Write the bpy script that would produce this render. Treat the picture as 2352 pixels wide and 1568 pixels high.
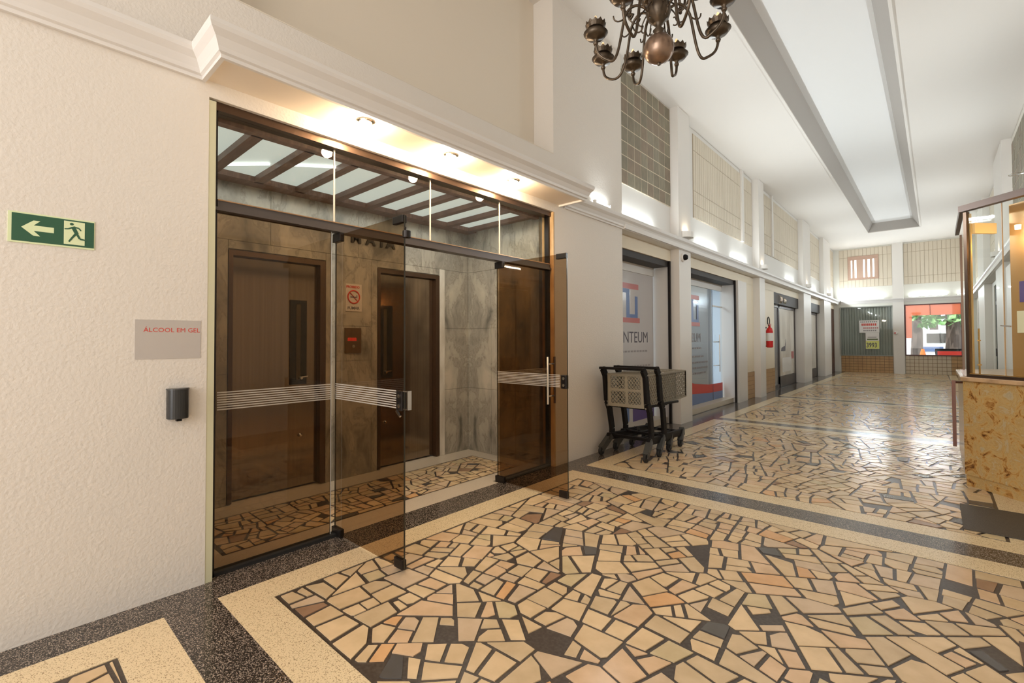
import bpy, bmesh, math, random
from mathutils import Vector, Matrix
PI = math.pi
S = bpy.context.scene
C = S.collection
for o in list(bpy.data.objects):
    bpy.data.objects.remove(o)

# ------------------------------------------------------------------ camera
FPX, CX, CY = 1081.2, 1176.0, 760.6
yaw, pit, rol = math.radians(41.967), math.radians(1.163), math.radians(-0.2234)
F0 = Vector((-math.sin(yaw), math.cos(yaw), 0)); Rr = Vector((math.cos(yaw), math.sin(yaw), 0)); UZ = Vector((0, 0, 1))
FW = F0*math.cos(pit) + UZ*math.sin(pit); U2 = Rr.cross(FW)
RV = Rr*math.cos(rol) + U2*math.sin(rol); UV = RV.cross(FW)
cam = bpy.data.cameras.new('camera'); camo = bpy.data.objects.new('camera', cam); C.objects.link(camo)
cam.sensor_fit = 'HORIZONTAL'; cam.sensor_width = 36.0; cam.lens = 36.0*FPX/2352
cam.shift_x = -(CX-1176)/2352; cam.shift_y = (CY-784)/2352
cam.clip_start = 0.05; cam.clip_end = 300
m = Matrix((RV, UV, -FW)).transposed().to_4x4(); m.translation = Vector((0, 0, 1.4)); camo.matrix_world = m
S.camera = camo
# ------------------------------------------------------------------ world, lights, exposure
w = bpy.data.worlds.new('world'); S.world = w; w.use_nodes = True
wn = w.node_tree; bg = wn.nodes['Background']; bg.inputs[0].default_value = (0.86, 0.92, 1.0, 1); bg.inputs[1].default_value = 1.15
S.view_settings.view_transform = 'Standard'; S.view_settings.look = 'None'; S.view_settings.gamma = 1
S.view_settings.use_curve_mapping = False; S.view_settings.exposure = 0.10
def area(name, loc, target, sx, sy, power, col):
    l = bpy.data.lights.new(name, 'AREA'); l.shape = 'RECTANGLE'; l.size = sx; l.size_y = sy; l.energy = power; l.color = col
    o = bpy.data.objects.new(name, l); C.objects.link(o); o.location = loc
    o.rotation_euler = (Vector(target)-Vector(loc)).to_track_quat('-Z', 'Y').to_euler(); return o
sl = bpy.data.lights.new('sun', 'SUN'); sl.energy = 5; sl.angle = .02; sl.color = (1, .96, .9)
so = bpy.data.objects.new('sun', sl); C.objects.link(so); so.rotation_euler = Vector((.12, .36, -.95)).to_track_quat('-Z', 'Y').to_euler()
# fill lamp added at the open end behind the camera, standing in for daylight
area('rear_fill_light', (-0.9, -4.6, 2.9), (-0.9, 6, 2.2), 4.0, 4.6, 245, (1.0, 0.92, 0.83))

# ------------------------------------------------------------------ materials
MT = {}
def mat(name, col, rough=0.5, metal=0.0, ior=None, emit=None, es=0.0, noise=None, bump=None, coat=0.0, alpha=None):
    """noise = (scale, amount, colour2, detail, stretch xyz); bump = (scale, strength, distance)"""
    if name in MT: return MT[name]
    M = bpy.data.materials.new(name); M.use_nodes = True; nt = M.node_tree; b = nt.nodes['Principled BSDF']
    b.inputs['Base Color'].default_value = (*col, 1); b.inputs['Roughness'].default_value = rough; b.inputs['Metallic'].default_value = metal
    if ior: b.inputs['IOR'].default_value = ior
    if coat: b.inputs['Coat Weight'].default_value = coat; b.inputs['Coat Roughness'].default_value = 0.05
    if emit: b.inputs['Emission Color'].default_value = (*emit, 1); b.inputs['Emission Strength'].default_value = es
    tc = None
    if noise or bump: tc = nt.nodes.new('ShaderNodeTexCoord')
    if noise:
        sc, lo, hi, col2, det, st = noise
        mp = nt.nodes.new('ShaderNodeMapping'); mp.inputs['Scale'].default_value = st; nt.links.new(tc.outputs['Object'], mp.inputs[0])
        n = nt.nodes.new('ShaderNodeTexNoise'); n.inputs['Scale'].default_value = sc; n.inputs['Detail'].default_value = det
        nt.links.new(mp.outputs[0], n.inputs['Vector'])
        r = nt.nodes.new('ShaderNodeValToRGB'); r.color_ramp.elements[0].position = lo; r.color_ramp.elements[1].position = hi
        r.color_ramp.elements[0].color = (*col, 1); r.color_ramp.elements[1].color = (*col2, 1)
        nt.links.new(n.outputs['Fac'], r.inputs[0]); nt.links.new(r.outputs[0], b.inputs['Base Color'])
    if bump:
        n2 = nt.nodes.new('ShaderNodeTexNoise'); n2.inputs['Scale'].default_value = bump[0]; n2.inputs['Detail'].default_value = 3
        nt.links.new(tc.outputs['Object'], n2.inputs['Vector'])
        bp = nt.nodes.new('ShaderNodeBump'); bp.inputs['Strength'].default_value = bump[1]; bp.inputs['Distance'].default_value = bump[2]
        nt.links.new(n2.outputs['Fac'], bp.inputs['Height']); nt.links.new(bp.outputs[0], b.inputs['Normal'])
    MT[name] = M; return M
I1 = (1, 1, 1)
plaster = mat('rough_cream_plaster', (0.73, 0.68, 0.62), 0.62, bump=(60, 0.4, 0.007))
white = mat('white_paint', (0.76, 0.72, 0.67), 0.5)
whitec = mat('white_ceiling', (0.74, 0.695, 0.64), 0.7)
trayside = mat('grey_tray_side', (0.44, 0.405, 0.37), 0.7)  # tray sides in a greyer tone than the ceiling
cream = mat('cream_paint', (0.80, 0.70, 0.54), 0.55)
beigewall = mat('beige_wall_paint', (0.74, 0.665, 0.56), 0.6)
molding = mat('glossy_white_molding', (0.76, 0.73, 0.70), 0.35)
soffitm = mat('soffit_cream', (0.80, 0.70, 0.58), 0.5)
darkter = mat('dark_terrazzo', (0.03, 0.024, 0.02), 0.16, noise=(190, 0.53, 0.62, (0.40, 0.33, 0.27), 2, I1))
paleter = mat('beige_terrazzo', (0.80, 0.645, 0.41), 0.19, noise=(190, 0.55, 0.66, (0.34, 0.23, 0.13), 2, I1))
mortar = mat('dark_mortar', (0.05, 0.036, 0.028), 0.3, noise=(60, 0.4, 0.7, (0.085, 0.068, 0.056), 3, I1))
STC = [(0.60, 0.45, 0.285), (0.66, 0.50, 0.32), (0.54, 0.415, 0.27), (0.61, 0.43, 0.28), (0.55, 0.42, 0.30), (0.62, 0.37, 0.19), (0.085, 0.08, 0.08), (0.30, 0.185, 0.12), (0.53, 0.43, 0.27)]
stonem = [mat('paving_stone_%d' % i, (min(1, c[0]*1.2), c[1]*1.18, c[2]*1.12), 0.19, noise=(9, 0.35, 0.75, (c[0]*1.0, c[1]*0.96, c[2]*0.86), 5, I1)) for i, c in enumerate(STC)]
blackp = mat('black_plastic', (0.006, 0.005, 0.005), 0.5, ior=1.28)
blackm = mat('black_metal', (0.025, 0.02, 0.018), 0.3, 0.6)
bronze = mat('bronze_anodised', (0.13, 0.085, 0.06), 0.32, 0.9)
bronzel = mat('light_bronze', (0.50, 0.30, 0.17), 0.3, 0.85)
chrome = mat('chrome', (0.75, 0.73, 0.70), 0.12, 1.0)
gold = mat('gold_metal', (0.75, 0.45, 0.14), 0.25, 0.9)
copper = mat('copper_edge', (0.13, 0.055, 0.035), 0.4, 0.4)
steel = mat('brushed_bronze_steel', (0.33, 0.265, 0.20), 0.13, 0.95, noise=(3, 0.3, 0.7, (0.27, 0.21, 0.155), 2, (1, 14, 0.2)))
darkglass = mat('dark_window', (0.012, 0.012, 0.010), 0.08)
grey = mat('grey_plastic', (0.30, 0.275, 0.22), 0.45)
paper = mat('paper', (0.78, 0.75, 0.72), 0.5)
greypaper = mat('grey_paper', (0.50, 0.46, 0.43), 0.55)
redp = mat('red_print', (0.62, 0.05, 0.03), 0.4)
redpale = mat('faded_red_print', (0.52, 0.17, 0.16), 0.35)
bluep = mat('faded_blue_print', (0.13, 0.20, 0.40), 0.35)
purp = mat('purple_print', (0.11, 0.07, 0.25), 0.35)
greyp = mat('dark_grey_print', (0.09, 0.08, 0.10), 0.4)
midp = mat('mid_grey_print', (0.30, 0.27, 0.27), 0.4)
green = mat('dark_green_print', (0.025, 0.10, 0.055), 0.4)
lime = mat('photoluminescent_cream', (0.72, 0.80, 0.50), 0.4)
yellow = mat('yellow_green_print', (0.72, 0.75, 0.22), 0.4)
filmw = mat('white_window_film', (0.56, 0.53, 0.52), 0.16)
extred = mat('extinguisher_red', (0.60, 0.012, 0.012), 0.25)
orangep = mat('orange_window_film', (0.85, 0.20, 0.08), 0.3, emit=(1.0, 0.22, 0.09), es=0.35)
tilebrown = mat('tan_tile', (0.50, 0.30, 0.12), 0.35, noise=(4, 0.3, 0.7, (0.42, 0.24, 0.095), 3, I1))
tilebeige = mat('pale_tile', (0.60, 0.50, 0.36), 0.35)
groutbr = mat('brown_grout', (0.20, 0.12, 0.06), 0.7)
groutw = mat('pale_grout', (0.72, 0.62, 0.48), 0.7)
TLC = [(0.15, 0.125, 0.08), (0.17, 0.145, 0.095), (0.19, 0.165, 0.11), (0.175, 0.13, 0.085)]
tilem = [mat('stone_tile_%d' % i, c, 0.4, noise=(14, 0.3, 0.75, (c[0]*1.45, c[1]*1.45, c[2]*1.45), 6, (1, 1, 0.5))) for i, c in enumerate(TLC)]
slatm = mat('cream_fluted_tile', (0.66, 0.58, 0.46), 0.5)
slatg = mat('fluted_joint', (0.50, 0.41, 0.30), 0.7)
woodd = mat('dark_wood', (0.10, 0.045, 0.028), 0.4, noise=(6, 0.3, 0.7, (0.16, 0.075, 0.045), 3, (1, 1, 6)))
slatwood = mat('ceiling_slat_wood', (0.17, 0.085, 0.055), 0.45, noise=(5, 0.35, 0.7, (0.25, 0.14, 0.095), 3, (1, 8, 1)))
rubber = mat('black_rubber', (0.012, 0.012, 0.012), 0.6)
brass = mat('aged_brass', (0.145, 0.11, 0.08), 0.36, 0.85, noise=(18, 0.3, 0.7, (0.08, 0.062, 0.045), 4, I1))
brassball = mat('brown_polished_brass', (0.30, 0.205, 0.15), 0.30, 0.8)
shutterm = mat('dark_shutter', (0.03, 0.024, 0.02), 0.6)
matm = mat('dark_mat', (0.05, 0.04, 0.028), 0.55, noise=(200, 0.4, 0.6, (0.085, 0.07, 0.05), 2, I1))
brownmat = mat('brown_mat', (0.085, 0.05, 0.035), 0.5, noise=(30, 0.3, 0.7, (0.15, 0.095, 0.065), 2, (1, 8, 1)))
tubem = mat('fluorescent_tube', (1, 1, 1), 0.5, emit=(0.86, 0.97, 1.0), es=12)
lampm = mat('warm_lamp', (1, 1, 1), 0.5, emit=(1.0, 0.80, 0.55), es=30)
flame = mat('candle_bulb', (1, 0.8, 0.5), 0.3, emit=(1.0, 0.55, 0.22), es=.9)
lightbox = mat('light_panel', (0.62, 0.62, 0.56), 0.35, emit=(0.86, 0.97, 0.90), es=0.42)
roomw = mat('shop_interior_white', (0.72, 0.76, 0.80), 0.6)
roomd = mat('dark_interior', (0.10, 0.095, 0.09), 0.6)
greyroll = mat('grey_grille', (0.26, 0.27, 0.245), 0.4, 0.2)
ledr = mat('red_led', (0.3, 0, 0), 0.4, emit=(1, 0.05, 0.02), es=0.6)
leaves = mat('tree_leaves', (0.10, 0.30, 0.08), 0.7, noise=(6, 0.35, 0.65, (0.30, 0.50, 0.22), 4, I1))
bark = mat('tree_bark', (0.18, 0.14, 0.12), 0.9, noise=(6, 0.3, 0.7, (0.10, 0.08, 0.07), 4, (1, 1, 0.3)))
pave = mat('bright_pavement', (0.75, 0.72, 0.70), 0.9)
conem = mat('cone_orange', (0.9, 0.25, 0.05), 0.5)
vanw = mat('white_van', (0.85, 0.87, 0.9), 0.3)
amber = mat('amber_panel', (0.52, 0.30, 0.11), 0.28, 0.2, noise=(1.3, 0.3, 0.7, (0.36, 0.20, 0.07), 2, (1, 1, 0.4)))
amberl = mat('glowing_amber_shelf', (0.9, 0.6, 0.25), 0.4, emit=(1.0, 0.55, 0.22), es=0.10)  # faint glow put into the shelf colour, with no lamp behind it

def granite():
    M = bpy.data.materials.new('golden_granite'); M.use_nodes = True; nt = M.node_tree; b = nt.nodes['Principled BSDF']
    tc = nt.nodes.new('ShaderNodeTexCoord'); n = nt.nodes.new('ShaderNodeTexNoise'); n.inputs['Scale'].default_value = 7.5; n.inputs['Detail'].default_value = 12
    n.inputs['Distortion'].default_value = 0.9; n.inputs['Roughness'].default_value = 0.72
    nt.links.new(tc.outputs['Object'], n.inputs['Vector']); r = nt.nodes.new('ShaderNodeValToRGB'); e = r.color_ramp.elements
    e[0].position = 0.37; e[0].color = (0.09, 0.035, 0.012, 1); e[1].position = 0.70; e[1].color = (0.38, 0.32, 0.21, 1)
    for p, c in ((0.42, (0.36, 0.17, 0.045, 1)), (0.47, (0.52, 0.31, 0.10, 1)), (0.52, (0.50, 0.36, 0.16, 1)), (0.56, (0.45, 0.27, 0.085, 1)), (0.60, (0.50, 0.39, 0.22, 1))): k = e.new(p); k.color = c
    nt.links.new(n.outputs['Fac'], r.inputs[0]); nt.links.new(r.outputs[0], b.inputs['Base Color']); b.inputs['Roughness'].default_value = 0.2
    return M
graniteM = granite()

def marble(name, mirrored):
    M = bpy.data.materials.new(name); M.use_nodes = True; nt = M.node_tree; L = nt.links; b = nt.nodes['Principled BSDF']; b.inputs['Roughness'].default_value = 0.22
    g = nt.nodes.new('ShaderNodeNewGeometry'); sp = nt.nodes.new('ShaderNodeSeparateXYZ'); L.new(g.outputs['Position'], sp.inputs[0])
    def mth(op, a, bb=None):
        q = nt.nodes.new('ShaderNodeMath'); q.operation = op
        for i, v in enumerate((a, bb)):
            if v is None: continue
            if isinstance(v, (int, float)): q.inputs[i].default_value = v
            else: L.new(v, q.inputs[i])
        return q.outputs[0]
    # distance from the corner of the lobby, the same on both walls: the slabs are book-matched there
    d = mth('ADD', mth('SUBTRACT', 4.17, sp.outputs[1]), mth('SUBTRACT', sp.outputs[0], -4.52))
    cb = nt.nodes.new('ShaderNodeCombineXYZ'); L.new(mth('MULTIPLY', d, 2.2), cb.inputs[0]); L.new(sp.outputs[2], cb.inputs[1]); cb.inputs[2].default_value = 3.1
    n = nt.nodes.new('ShaderNodeTexNoise'); n.inputs['Scale'].default_value = 2.1; n.inputs['Detail'].default_value = 8; n.inputs['Distortion'].default_value = .45
    n.inputs['Roughness'].default_value = 0.6
    L.new(cb.outputs[0], n.inputs['Vector']); r = nt.nodes.new('ShaderNodeValToRGB'); e = r.color_ramp.elements
    e[0].position = 0.32; e[0].color = (0.15, 0.14, 0.12, 1); e[1].position = 0.72; e[1].color = (0.52, 0.47, 0.39, 1)
    for p, c in ((0.42, (0.27, 0.25, 0.215, 1)), (0.50, (0.36, 0.33, 0.28, 1)), (0.515, (0.27, 0.245, 0.205, 1)), (0.54, (0.39, 0.36, 0.305, 1))): k = e.new(p); k.color = c
    L.new(n.outputs['Fac'], r.inputs[0]); L.new(r.outputs[0], b.inputs['Base Color']); return M
marbleM = marble('grey_bookmatched_marble', True)
marblew = mat('white_marble', (0.66, 0.63, 0.57), 0.25, noise=(7, 0.4, 0.7, (0.48, 0.44, 0.38), 6, (1, 1, 0.4)))
jambm = mat('ochre_marble_jamb', (0.62, 0.44, 0.24), 0.3, noise=(9, 0.38, 0.72, (0.40, 0.24, 0.10), 6, (1, 1, 0.4)))

def glass(name, col, refl=0.06, gloss_col=(1, 1, 1)):
    M = bpy.data.materials.new(name); M.use_nodes = True; nt = M.node_tree; L = nt.links
    for n in list(nt.nodes):
        if n.type != 'OUTPUT_MATERIAL': nt.nodes.remove(n)
    out = [n for n in nt.nodes if n.type == 'OUTPUT_MATERIAL'][0]
    t = nt.nodes.new('ShaderNodeBsdfTransparent'); t.inputs[0].default_value = (*col, 1)
    gl = nt.nodes.new('ShaderNodeBsdfGlossy'); gl.inputs['Roughness'].default_value = 0.02; gl.inputs[0].default_value = (*gloss_col, 1)
    fr = nt.nodes.new('ShaderNodeFresnel'); fr.inputs[0].default_value = 1.45
    mx = nt.nodes.new('ShaderNodeMixShader'); g = nt.nodes.new('ShaderNodeNewGeometry'); inv = nt.nodes.new('ShaderNodeMath'); inv.operation = 'SUBTRACT'; inv.inputs[0].default_value = 1; L.new(g.outputs['Backfacing'], inv.inputs[1])
    mu = nt.nodes.new('ShaderNodeMath'); mu.operation = 'MULTIPLY'; L.new(fr.outputs[0], mu.inputs[0]); L.new(inv.outputs[0], mu.inputs[1]); L.new(mu.outputs[0], mx.inputs[0]); L.new(t.outputs[0], mx.inputs[1]); L.new(gl.outputs[0], mx.inputs[2]); L.new(mx.outputs[0], out.inputs[0])
    return M
gbrown = glass('bronze_tinted_glass', (0.69, 0.585, 0.46))
gclear = glass('clear_glass', (0.97, 0.985, 0.97))
gshop = glass('shop_glass', (0.93, 0.97, 1.0))
def frosted():
    M = bpy.data.materials.new('frosted_stripe_film'); M.use_nodes = True; nt = M.node_tree; L = nt.links; b = nt.nodes['Principled BSDF']
    b.inputs['Base Color'].default_value = (0.72, 0.66, 0.58, 1); b.inputs['Roughness'].default_value = 0.6; b.inputs['Alpha'].default_value = 0.42; return M
frostm = frosted()

# ------------------------------------------------------------------ builders
JOINED = {'small_paving_stones', 'wall_tiles', 'fluted_tiles', 'wainscot_tiles', 'small_print', 'print_row', 'grille_bars', 'foliage', 'shutter_slats', 'frosted_stripes', 'basket', 'rear_gate'}
class MB:
    def __init__(s): s.v = []; s.f = []; s.m = []
    def add(s, vs, fs, mi=0):
        k = len(s.v); s.v += [Vector(v) for v in vs]; s.f += [tuple(i+k for i in f) for f in fs]; s.m += [mi]*len(fs); return s
    def box(s, x0, x1, y0, y1, z0, z1, mi=0):
        if x0 > x1: x0, x1 = x1, x0
        if y0 > y1: y0, y1 = y1, y0
        if z0 > z1: z0, z1 = z1, z0
        return s.add([(x0, y0, z0), (x1, y0, z0), (x1, y1, z0), (x0, y1, z0), (x0, y0, z1), (x1, y0, z1), (x1, y1, z1), (x0, y1, z1)],
                     [(0, 3, 2, 1), (4, 5, 6, 7), (0, 1, 5, 4), (1, 2, 6, 5), (2, 3, 7, 6), (3, 0, 4, 7)], mi)
    def prism(s, pts, h0, h1, M=None, mi=0):
        """pts: ccw 2D polygon, extruded along local z from h0 to h1; M maps local to world"""
        n = len(pts)
        vs = [Vector((p[0], p[1], h0)) for p in pts] + [Vector((p[0], p[1], h1)) for p in pts]
        if M: vs = [M @ v for v in vs]
        return s.add(vs, [tuple(range(n))[::-1], tuple(range(n, 2*n))] + [(i, (i+1) % n, n+(i+1) % n, n+i) for i in range(n)], mi)
    def tube(s, pts, r, n=8, mi=0, closed=False):
        pts = [Vector(p) for p in pts]; rs = r if isinstance(r, (list, tuple)) else [r]*len(pts)
        k0 = len(s.v); prev = None; N = len(pts)
        for i, p in enumerate(pts):
            if closed: t = pts[(i+1) % N]-pts[i-1]
            else: t = pts[min(i+1, N-1)]-pts[max(i-1, 0)]
            t.normalize()
            if prev is None:
                a = Vector((0, 0, 1)) if abs(t.z) < 0.9 else Vector((1, 0, 0)); u = t.cross(a).normalized()
            else:
                u = prev - t*prev.dot(t); u.normalize()
            prev = u; v = t.cross(u)
            for j in range(n): s.v.append(p + (u*math.cos(2*PI*j/n)+v*math.sin(2*PI*j/n))*rs[i])
        seg = N if closed else N-1
        for i in range(seg):
            for j in range(n):
                a = k0+i*n+j; b = k0+i*n+(j+1) % n; c = k0+((i+1) % N)*n+(j+1) % n; d = k0+((i+1) % N)*n+j
                s.f.append((a, b, c, d)); s.m.append(mi)
        if not closed:
            s.f.append(tuple(k0+j for j in range(n))[::-1]); s.f.append(tuple(k0+(N-1)*n+j for j in range(n))); s.m += [mi, mi]
        return s
    def lathe(s, prof, org=(0, 0, 0), n=20, mi=0, axis=None):
        """prof: (r, z) list; closed with caps where r > 0 at the ends"""
        k0 = len(s.v); org = Vector(org)
        for r, z in prof:
            for j in range(n):
                v = Vector((r*math.cos(2*PI*j/n), r*math.sin(2*PI*j/n), z))
                if axis: v = axis @ v
                s.v.append(org+v)
        for i in range(len(prof)-1):
            for j in range(n):
                s.f.append((k0+i*n+j, k0+i*n+(j+1) % n, k0+(i+1)*n+(j+1) % n, k0+(i+1)*n+j)); s.m.append(mi)
        s.f.append(tuple(k0+j for j in range(n))[::-1]); s.f.append(tuple(k0+(len(prof)-1)*n+j for j in range(n))); s.m += [mi, mi]
        return s
    def bar(s, a, b, wx, wy, mi=0, up=(0, 0, 1)):
        a = Vector(a); b = Vector(b); t = (b-a).normalized(); upv = Vector(up)
        if abs(t.dot(upv)) > 0.95: upv = Vector((0, 1, 0))
        u = t.cross(upv).normalized()*wx/2; v = u.cross(t).normalized()*wy/2
        vs = [a-u-v, a+u-v, a+u+v, a-u+v, b-u-v, b+u-v, b+u+v, b-u+v]
        return s.add(vs, [(0, 3, 2, 1), (4, 5, 6, 7), (0, 1, 5, 4), (1, 2, 6, 5), (2, 3, 7, 6), (3, 0, 4, 7)], mi)
    def clusters(s):
        par = list(range(len(s.v)))
        def find(a):
            while par[a] != a: par[a] = par[par[a]]; a = par[a]
            return a
        for f in s.f:
            for i in f[1:]: par[find(i)] = find(f[0])
        comp = {}
        for i in range(len(s.v)): comp.setdefault(find(i), []).append(i)
        ks = list(comp)
        if len(ks) < 2 or len(ks) > 60: return None
        bb = []
        for k in ks:
            vs = [s.v[i] for i in comp[k]]; bb.append(([min(v[a] for v in vs)-.003 for a in range(3)], [max(v[a] for v in vs)+.003 for a in range(3)]))
        gp = list(range(len(ks)))
        def fg(a):
            while gp[a] != a: a = gp[a]
            return a
        for i in range(len(ks)):
            for j in range(i):
                if all(bb[i][0][a] < bb[j][1][a] and bb[j][0][a] < bb[i][1][a] for a in range(3)): gp[fg(i)] = fg(j)
        if len({fg(i) for i in range(len(ks))}) < 2: return None
        own = {}
        for i, k in enumerate(ks):
            for v in comp[k]: own[v] = fg(i)
        out = []
        for g in sorted(set(own.values())):
            m = MB(); mp = {}
            for i, v in enumerate(s.v):
                if own[i] == g: mp[i] = len(m.v); m.v.append(v)
            for f, mi in zip(s.f, s.m):
                if own[f[0]] == g: m.f.append(tuple(mp[i] for i in f)); m.m.append(mi)
            out.append(m)
        return out
    def build(s, name, mats, parent=None, smooth=False, origin=None, bevel=0.0):
        if parent is not None and name not in JOINED:
            cl = s.clusters()
            if cl: return [m.build(name, mats, parent, smooth, origin, bevel) for m in cl][0]
        if not isinstance(mats, (list, tuple)): mats = [mats]
        if parent is not None: org = WORG.get(parent.name, Vector((0, 0, 0)))
        elif origin is not None: org = Vector(origin)
        else:
            xs = [v.x for v in s.v]; ys = [v.y for v in s.v]; org = Vector(((min(xs)+max(xs))/2, (min(ys)+max(ys))/2, min(v.z for v in s.v)))
        me = bpy.data.meshes.new(name); me.from_pydata([tuple(v-org) for v in s.v], [], s.f)
        for q in mats: me.materials.append(q)
        if len(mats) > 1: me.polygons.foreach_set('material_index', s.m)
        if smooth: me.polygons.foreach_set('use_smooth', [True]*len(me.polygons))
        bm = bmesh.new(); bm.from_mesh(me); bmesh.ops.recalc_face_normals(bm, faces=bm.faces); bm.to_mesh(me); bm.free()
        me.validate(); me.update()
        o = bpy.data.objects.new(name, me); C.objects.link(o)
        if parent is not None: o.parent = parent
        else: o.location = org
        WORG[o.name] = org
        if bevel:
            b = o.modifiers.new('bevel', 'BEVEL'); b.width = bevel; b.segments = 2; b.limit_method = 'ANGLE'
        return o
WORG = {}
def tag(o, label=None, cat=None, group=None, kind=None):
    if label: o['label'] = label
    if cat: o['category'] = cat
    if group: o['group'] = group
    if kind: o['kind'] = kind
    return o
def thing(name, loc, label, cat, group=None, kind=None):
    o = bpy.data.objects.new(name, None); C.objects.link(o); o.location = loc; o.empty_display_size = 0.1
    WORG[o.name] = Vector(loc); return tag(o, label, cat, group, kind)
def copy_tree(src, loc, label=None, group=None):
    r = src.copy(); C.objects.link(r); r.location = loc
    if label: r['label'] = label
    if group: r['group'] = group
    for ch in list(src.children):
        c = ch.copy(); C.objects.link(c); c.parent = r
        for g in ch.children:
            d = g.copy(); C.objects.link(d); d.parent = c
    return r
def B(*a): return MB().box(*a)
def struct(name, mb, m, label, cat, parent=None, **k):
    o = mb.build(name, m, parent, **k)
    if parent is None: tag(o, label, cat, kind='structure')
    return o
ML = Matrix(((0, 0, 1, 0), (1, 0, 0, 0), (0, 1, 0, 0), (0, 0, 0, 1)))       # local x->+Y, y->+Z, z->+X  (left wall, facing the hall)
MF = Matrix(((1, 0, 0, 0), (0, 0, -1, 0), (0, 1, 0, 0), (0, 0, 0, 1)))      # local x->+X, y->+Z, z->-Y  (end wall)
def text(s, size, M, loc, m, parent, name='lettering', ext=0.001, squeeze=1.0, bold=0.0, align='LEFT'):
    cu = bpy.data.curves.new('t', 'FONT'); cu.body = s; cu.size = size; cu.extrude = ext; cu.offset = bold; cu.align_x = align; cu.resolution_u = 3
    to = bpy.data.objects.new('t', cu); C.objects.link(to); dg = bpy.context.evaluated_depsgraph_get()
    me = bpy.data.meshes.new_from_object(to.evaluated_get(dg)); bpy.data.objects.remove(to)
    org = WORG.get(parent.name, Vector((0, 0, 0))) if parent else Vector((0, 0, 0))
    T = Matrix.Translation(Vector(loc)-org) @ M @ Matrix.Diagonal((squeeze, 1, 1, 1)); me.transform(T)
    me.materials.clear(); me.materials.append(m)
    o = bpy.data.objects.new(name, me); C.objects.link(o)
    if parent: o.parent = parent
    WORG[o.name] = org
    return o

XW, XR = -3.17, -3.32          # pillar face / recessed wall face, left side
RW, RR = 1.03, 1.18            # right side
YE = 25.0                      # end wall
ZC = 5.35
Y0 = -3.5
LBY = (-4.52, 0.86, 4.17)      # lobby back wall X, left Y, right Y

# ------------------------------------------------------------------ floor
fl = MB(); fl.box(-4.70, RR+.4, Y0, YE+.3, -0.14, -0.004)
floor = struct('floor', fl, mortar, 'dark mortar bed of the long corridor floor with crazy paving panels', 'floor', origin=(0, 0, -0.14))
outer = [(Y0, 0.614), (0.855, 4.245), (4.505, 8.62), (8.86, 12.95), (13.19, 17.3), (17.54, 21.65), (21.89, YE)]
XO0, XO1, SW = -2.943, 0.575, 0.213
db = MB()
db.box(-3.34, XO0, Y0, YE, -.004, 0); db.box(XO1, RR+.2, Y0, YE, -.004, 0)
for a, b in zip(outer[:-1], outer[1:]): db.box(XO0, XO1, a[1], b[0], -.004, 0)
db.build('dark_terrazzo_band', darkter, floor)
for a, b in outer:
    q = MB(); q.box(XO0, XO0+SW, a, b, -.004, 0); q.box(XO1-SW, XO1, a, b, -.004, 0); q.box(XO0+SW, XO1-SW, a, a+SW, -.004, 0); q.box(XO0+SW, XO1-SW, b-SW, b, -.004, 0)
    q.build('beige_terrazzo_border', paleter, floor)
rnd = random.Random(11)
def clip(poly, n, d):      # keep points with p.n <= d
    out = []
    for i in range(len(poly)):
        a, b = poly[i], poly[(i+1) % len(poly)]; da = a[0]*n[0]+a[1]*n[1]-d; dbb = b[0]*n[0]+b[1]*n[1]-d
        if da <= 0: out.append(a)
        if (da < 0 < dbb) or (dbb < 0 < da):
            t = da/(da-dbb); out.append((a[0]+(b[0]-a[0])*t, a[1]+(b[1]-a[1])*t))
    return out
def parea(p): return 0.5*sum(p[i][0]*p[(i+1) % len(p)][1]-p[(i+1) % len(p)][0]*p[i][1] for i in range(len(p)))
def split(poly, amax, out, depth=0):
    A = parea(poly)
    if A < amax*rnd.uniform(.45, 1.75) or depth > 9 or A < .006: out.append(poly); return
    # cut across the longest direction, a little askew
    def width(a): c, s_ = math.cos(a), math.sin(a); d = [p[0]*c+p[1]*s_ for p in poly]; return max(d)-min(d)
    cand = []
    for i in range(len(poly)):
        a_, b_ = poly[i], poly[(i+1) % len(poly)]; al = math.atan2(b_[1]-a_[1], b_[0]-a_[0]); cand.append((width(al)*width(al+PI/2), al))
    al = min(cand)[1]; ang = (al if width(al) > width(al+PI/2) else al+PI/2)+rnd.uniform(-.28, .28)
    n = (math.cos(ang), math.sin(ang)); ds = [p[0]*n[0]+p[1]*n[1] for p in poly]; lo, hi = min(ds), max(ds); d = lo+(hi-lo)*rnd.uniform(.36, .64)
    a = clip(poly, n, d); b = clip(poly, (-n[0], -n[1]), -d)
    for q in (a, b):
        if len(q) > 2: split(q, amax, out, depth+1)
def inset(poly, g):
    q = poly
    for i in range(len(poly)):
        a, b = poly[i], poly[(i+1) % len(poly)]; ex, ey = b[0]-a[0], b[1]-a[1]; L = math.hypot(ex, ey)
        if L < 1e-6: continue
        n = (ey/L, -ex/L); gg = g*rnd.uniform(.55, 1.5); q = clip(q, n, a[0]*n[0]+a[1]*n[1]-gg)
        if len(q) < 3: return []
    return q
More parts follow.
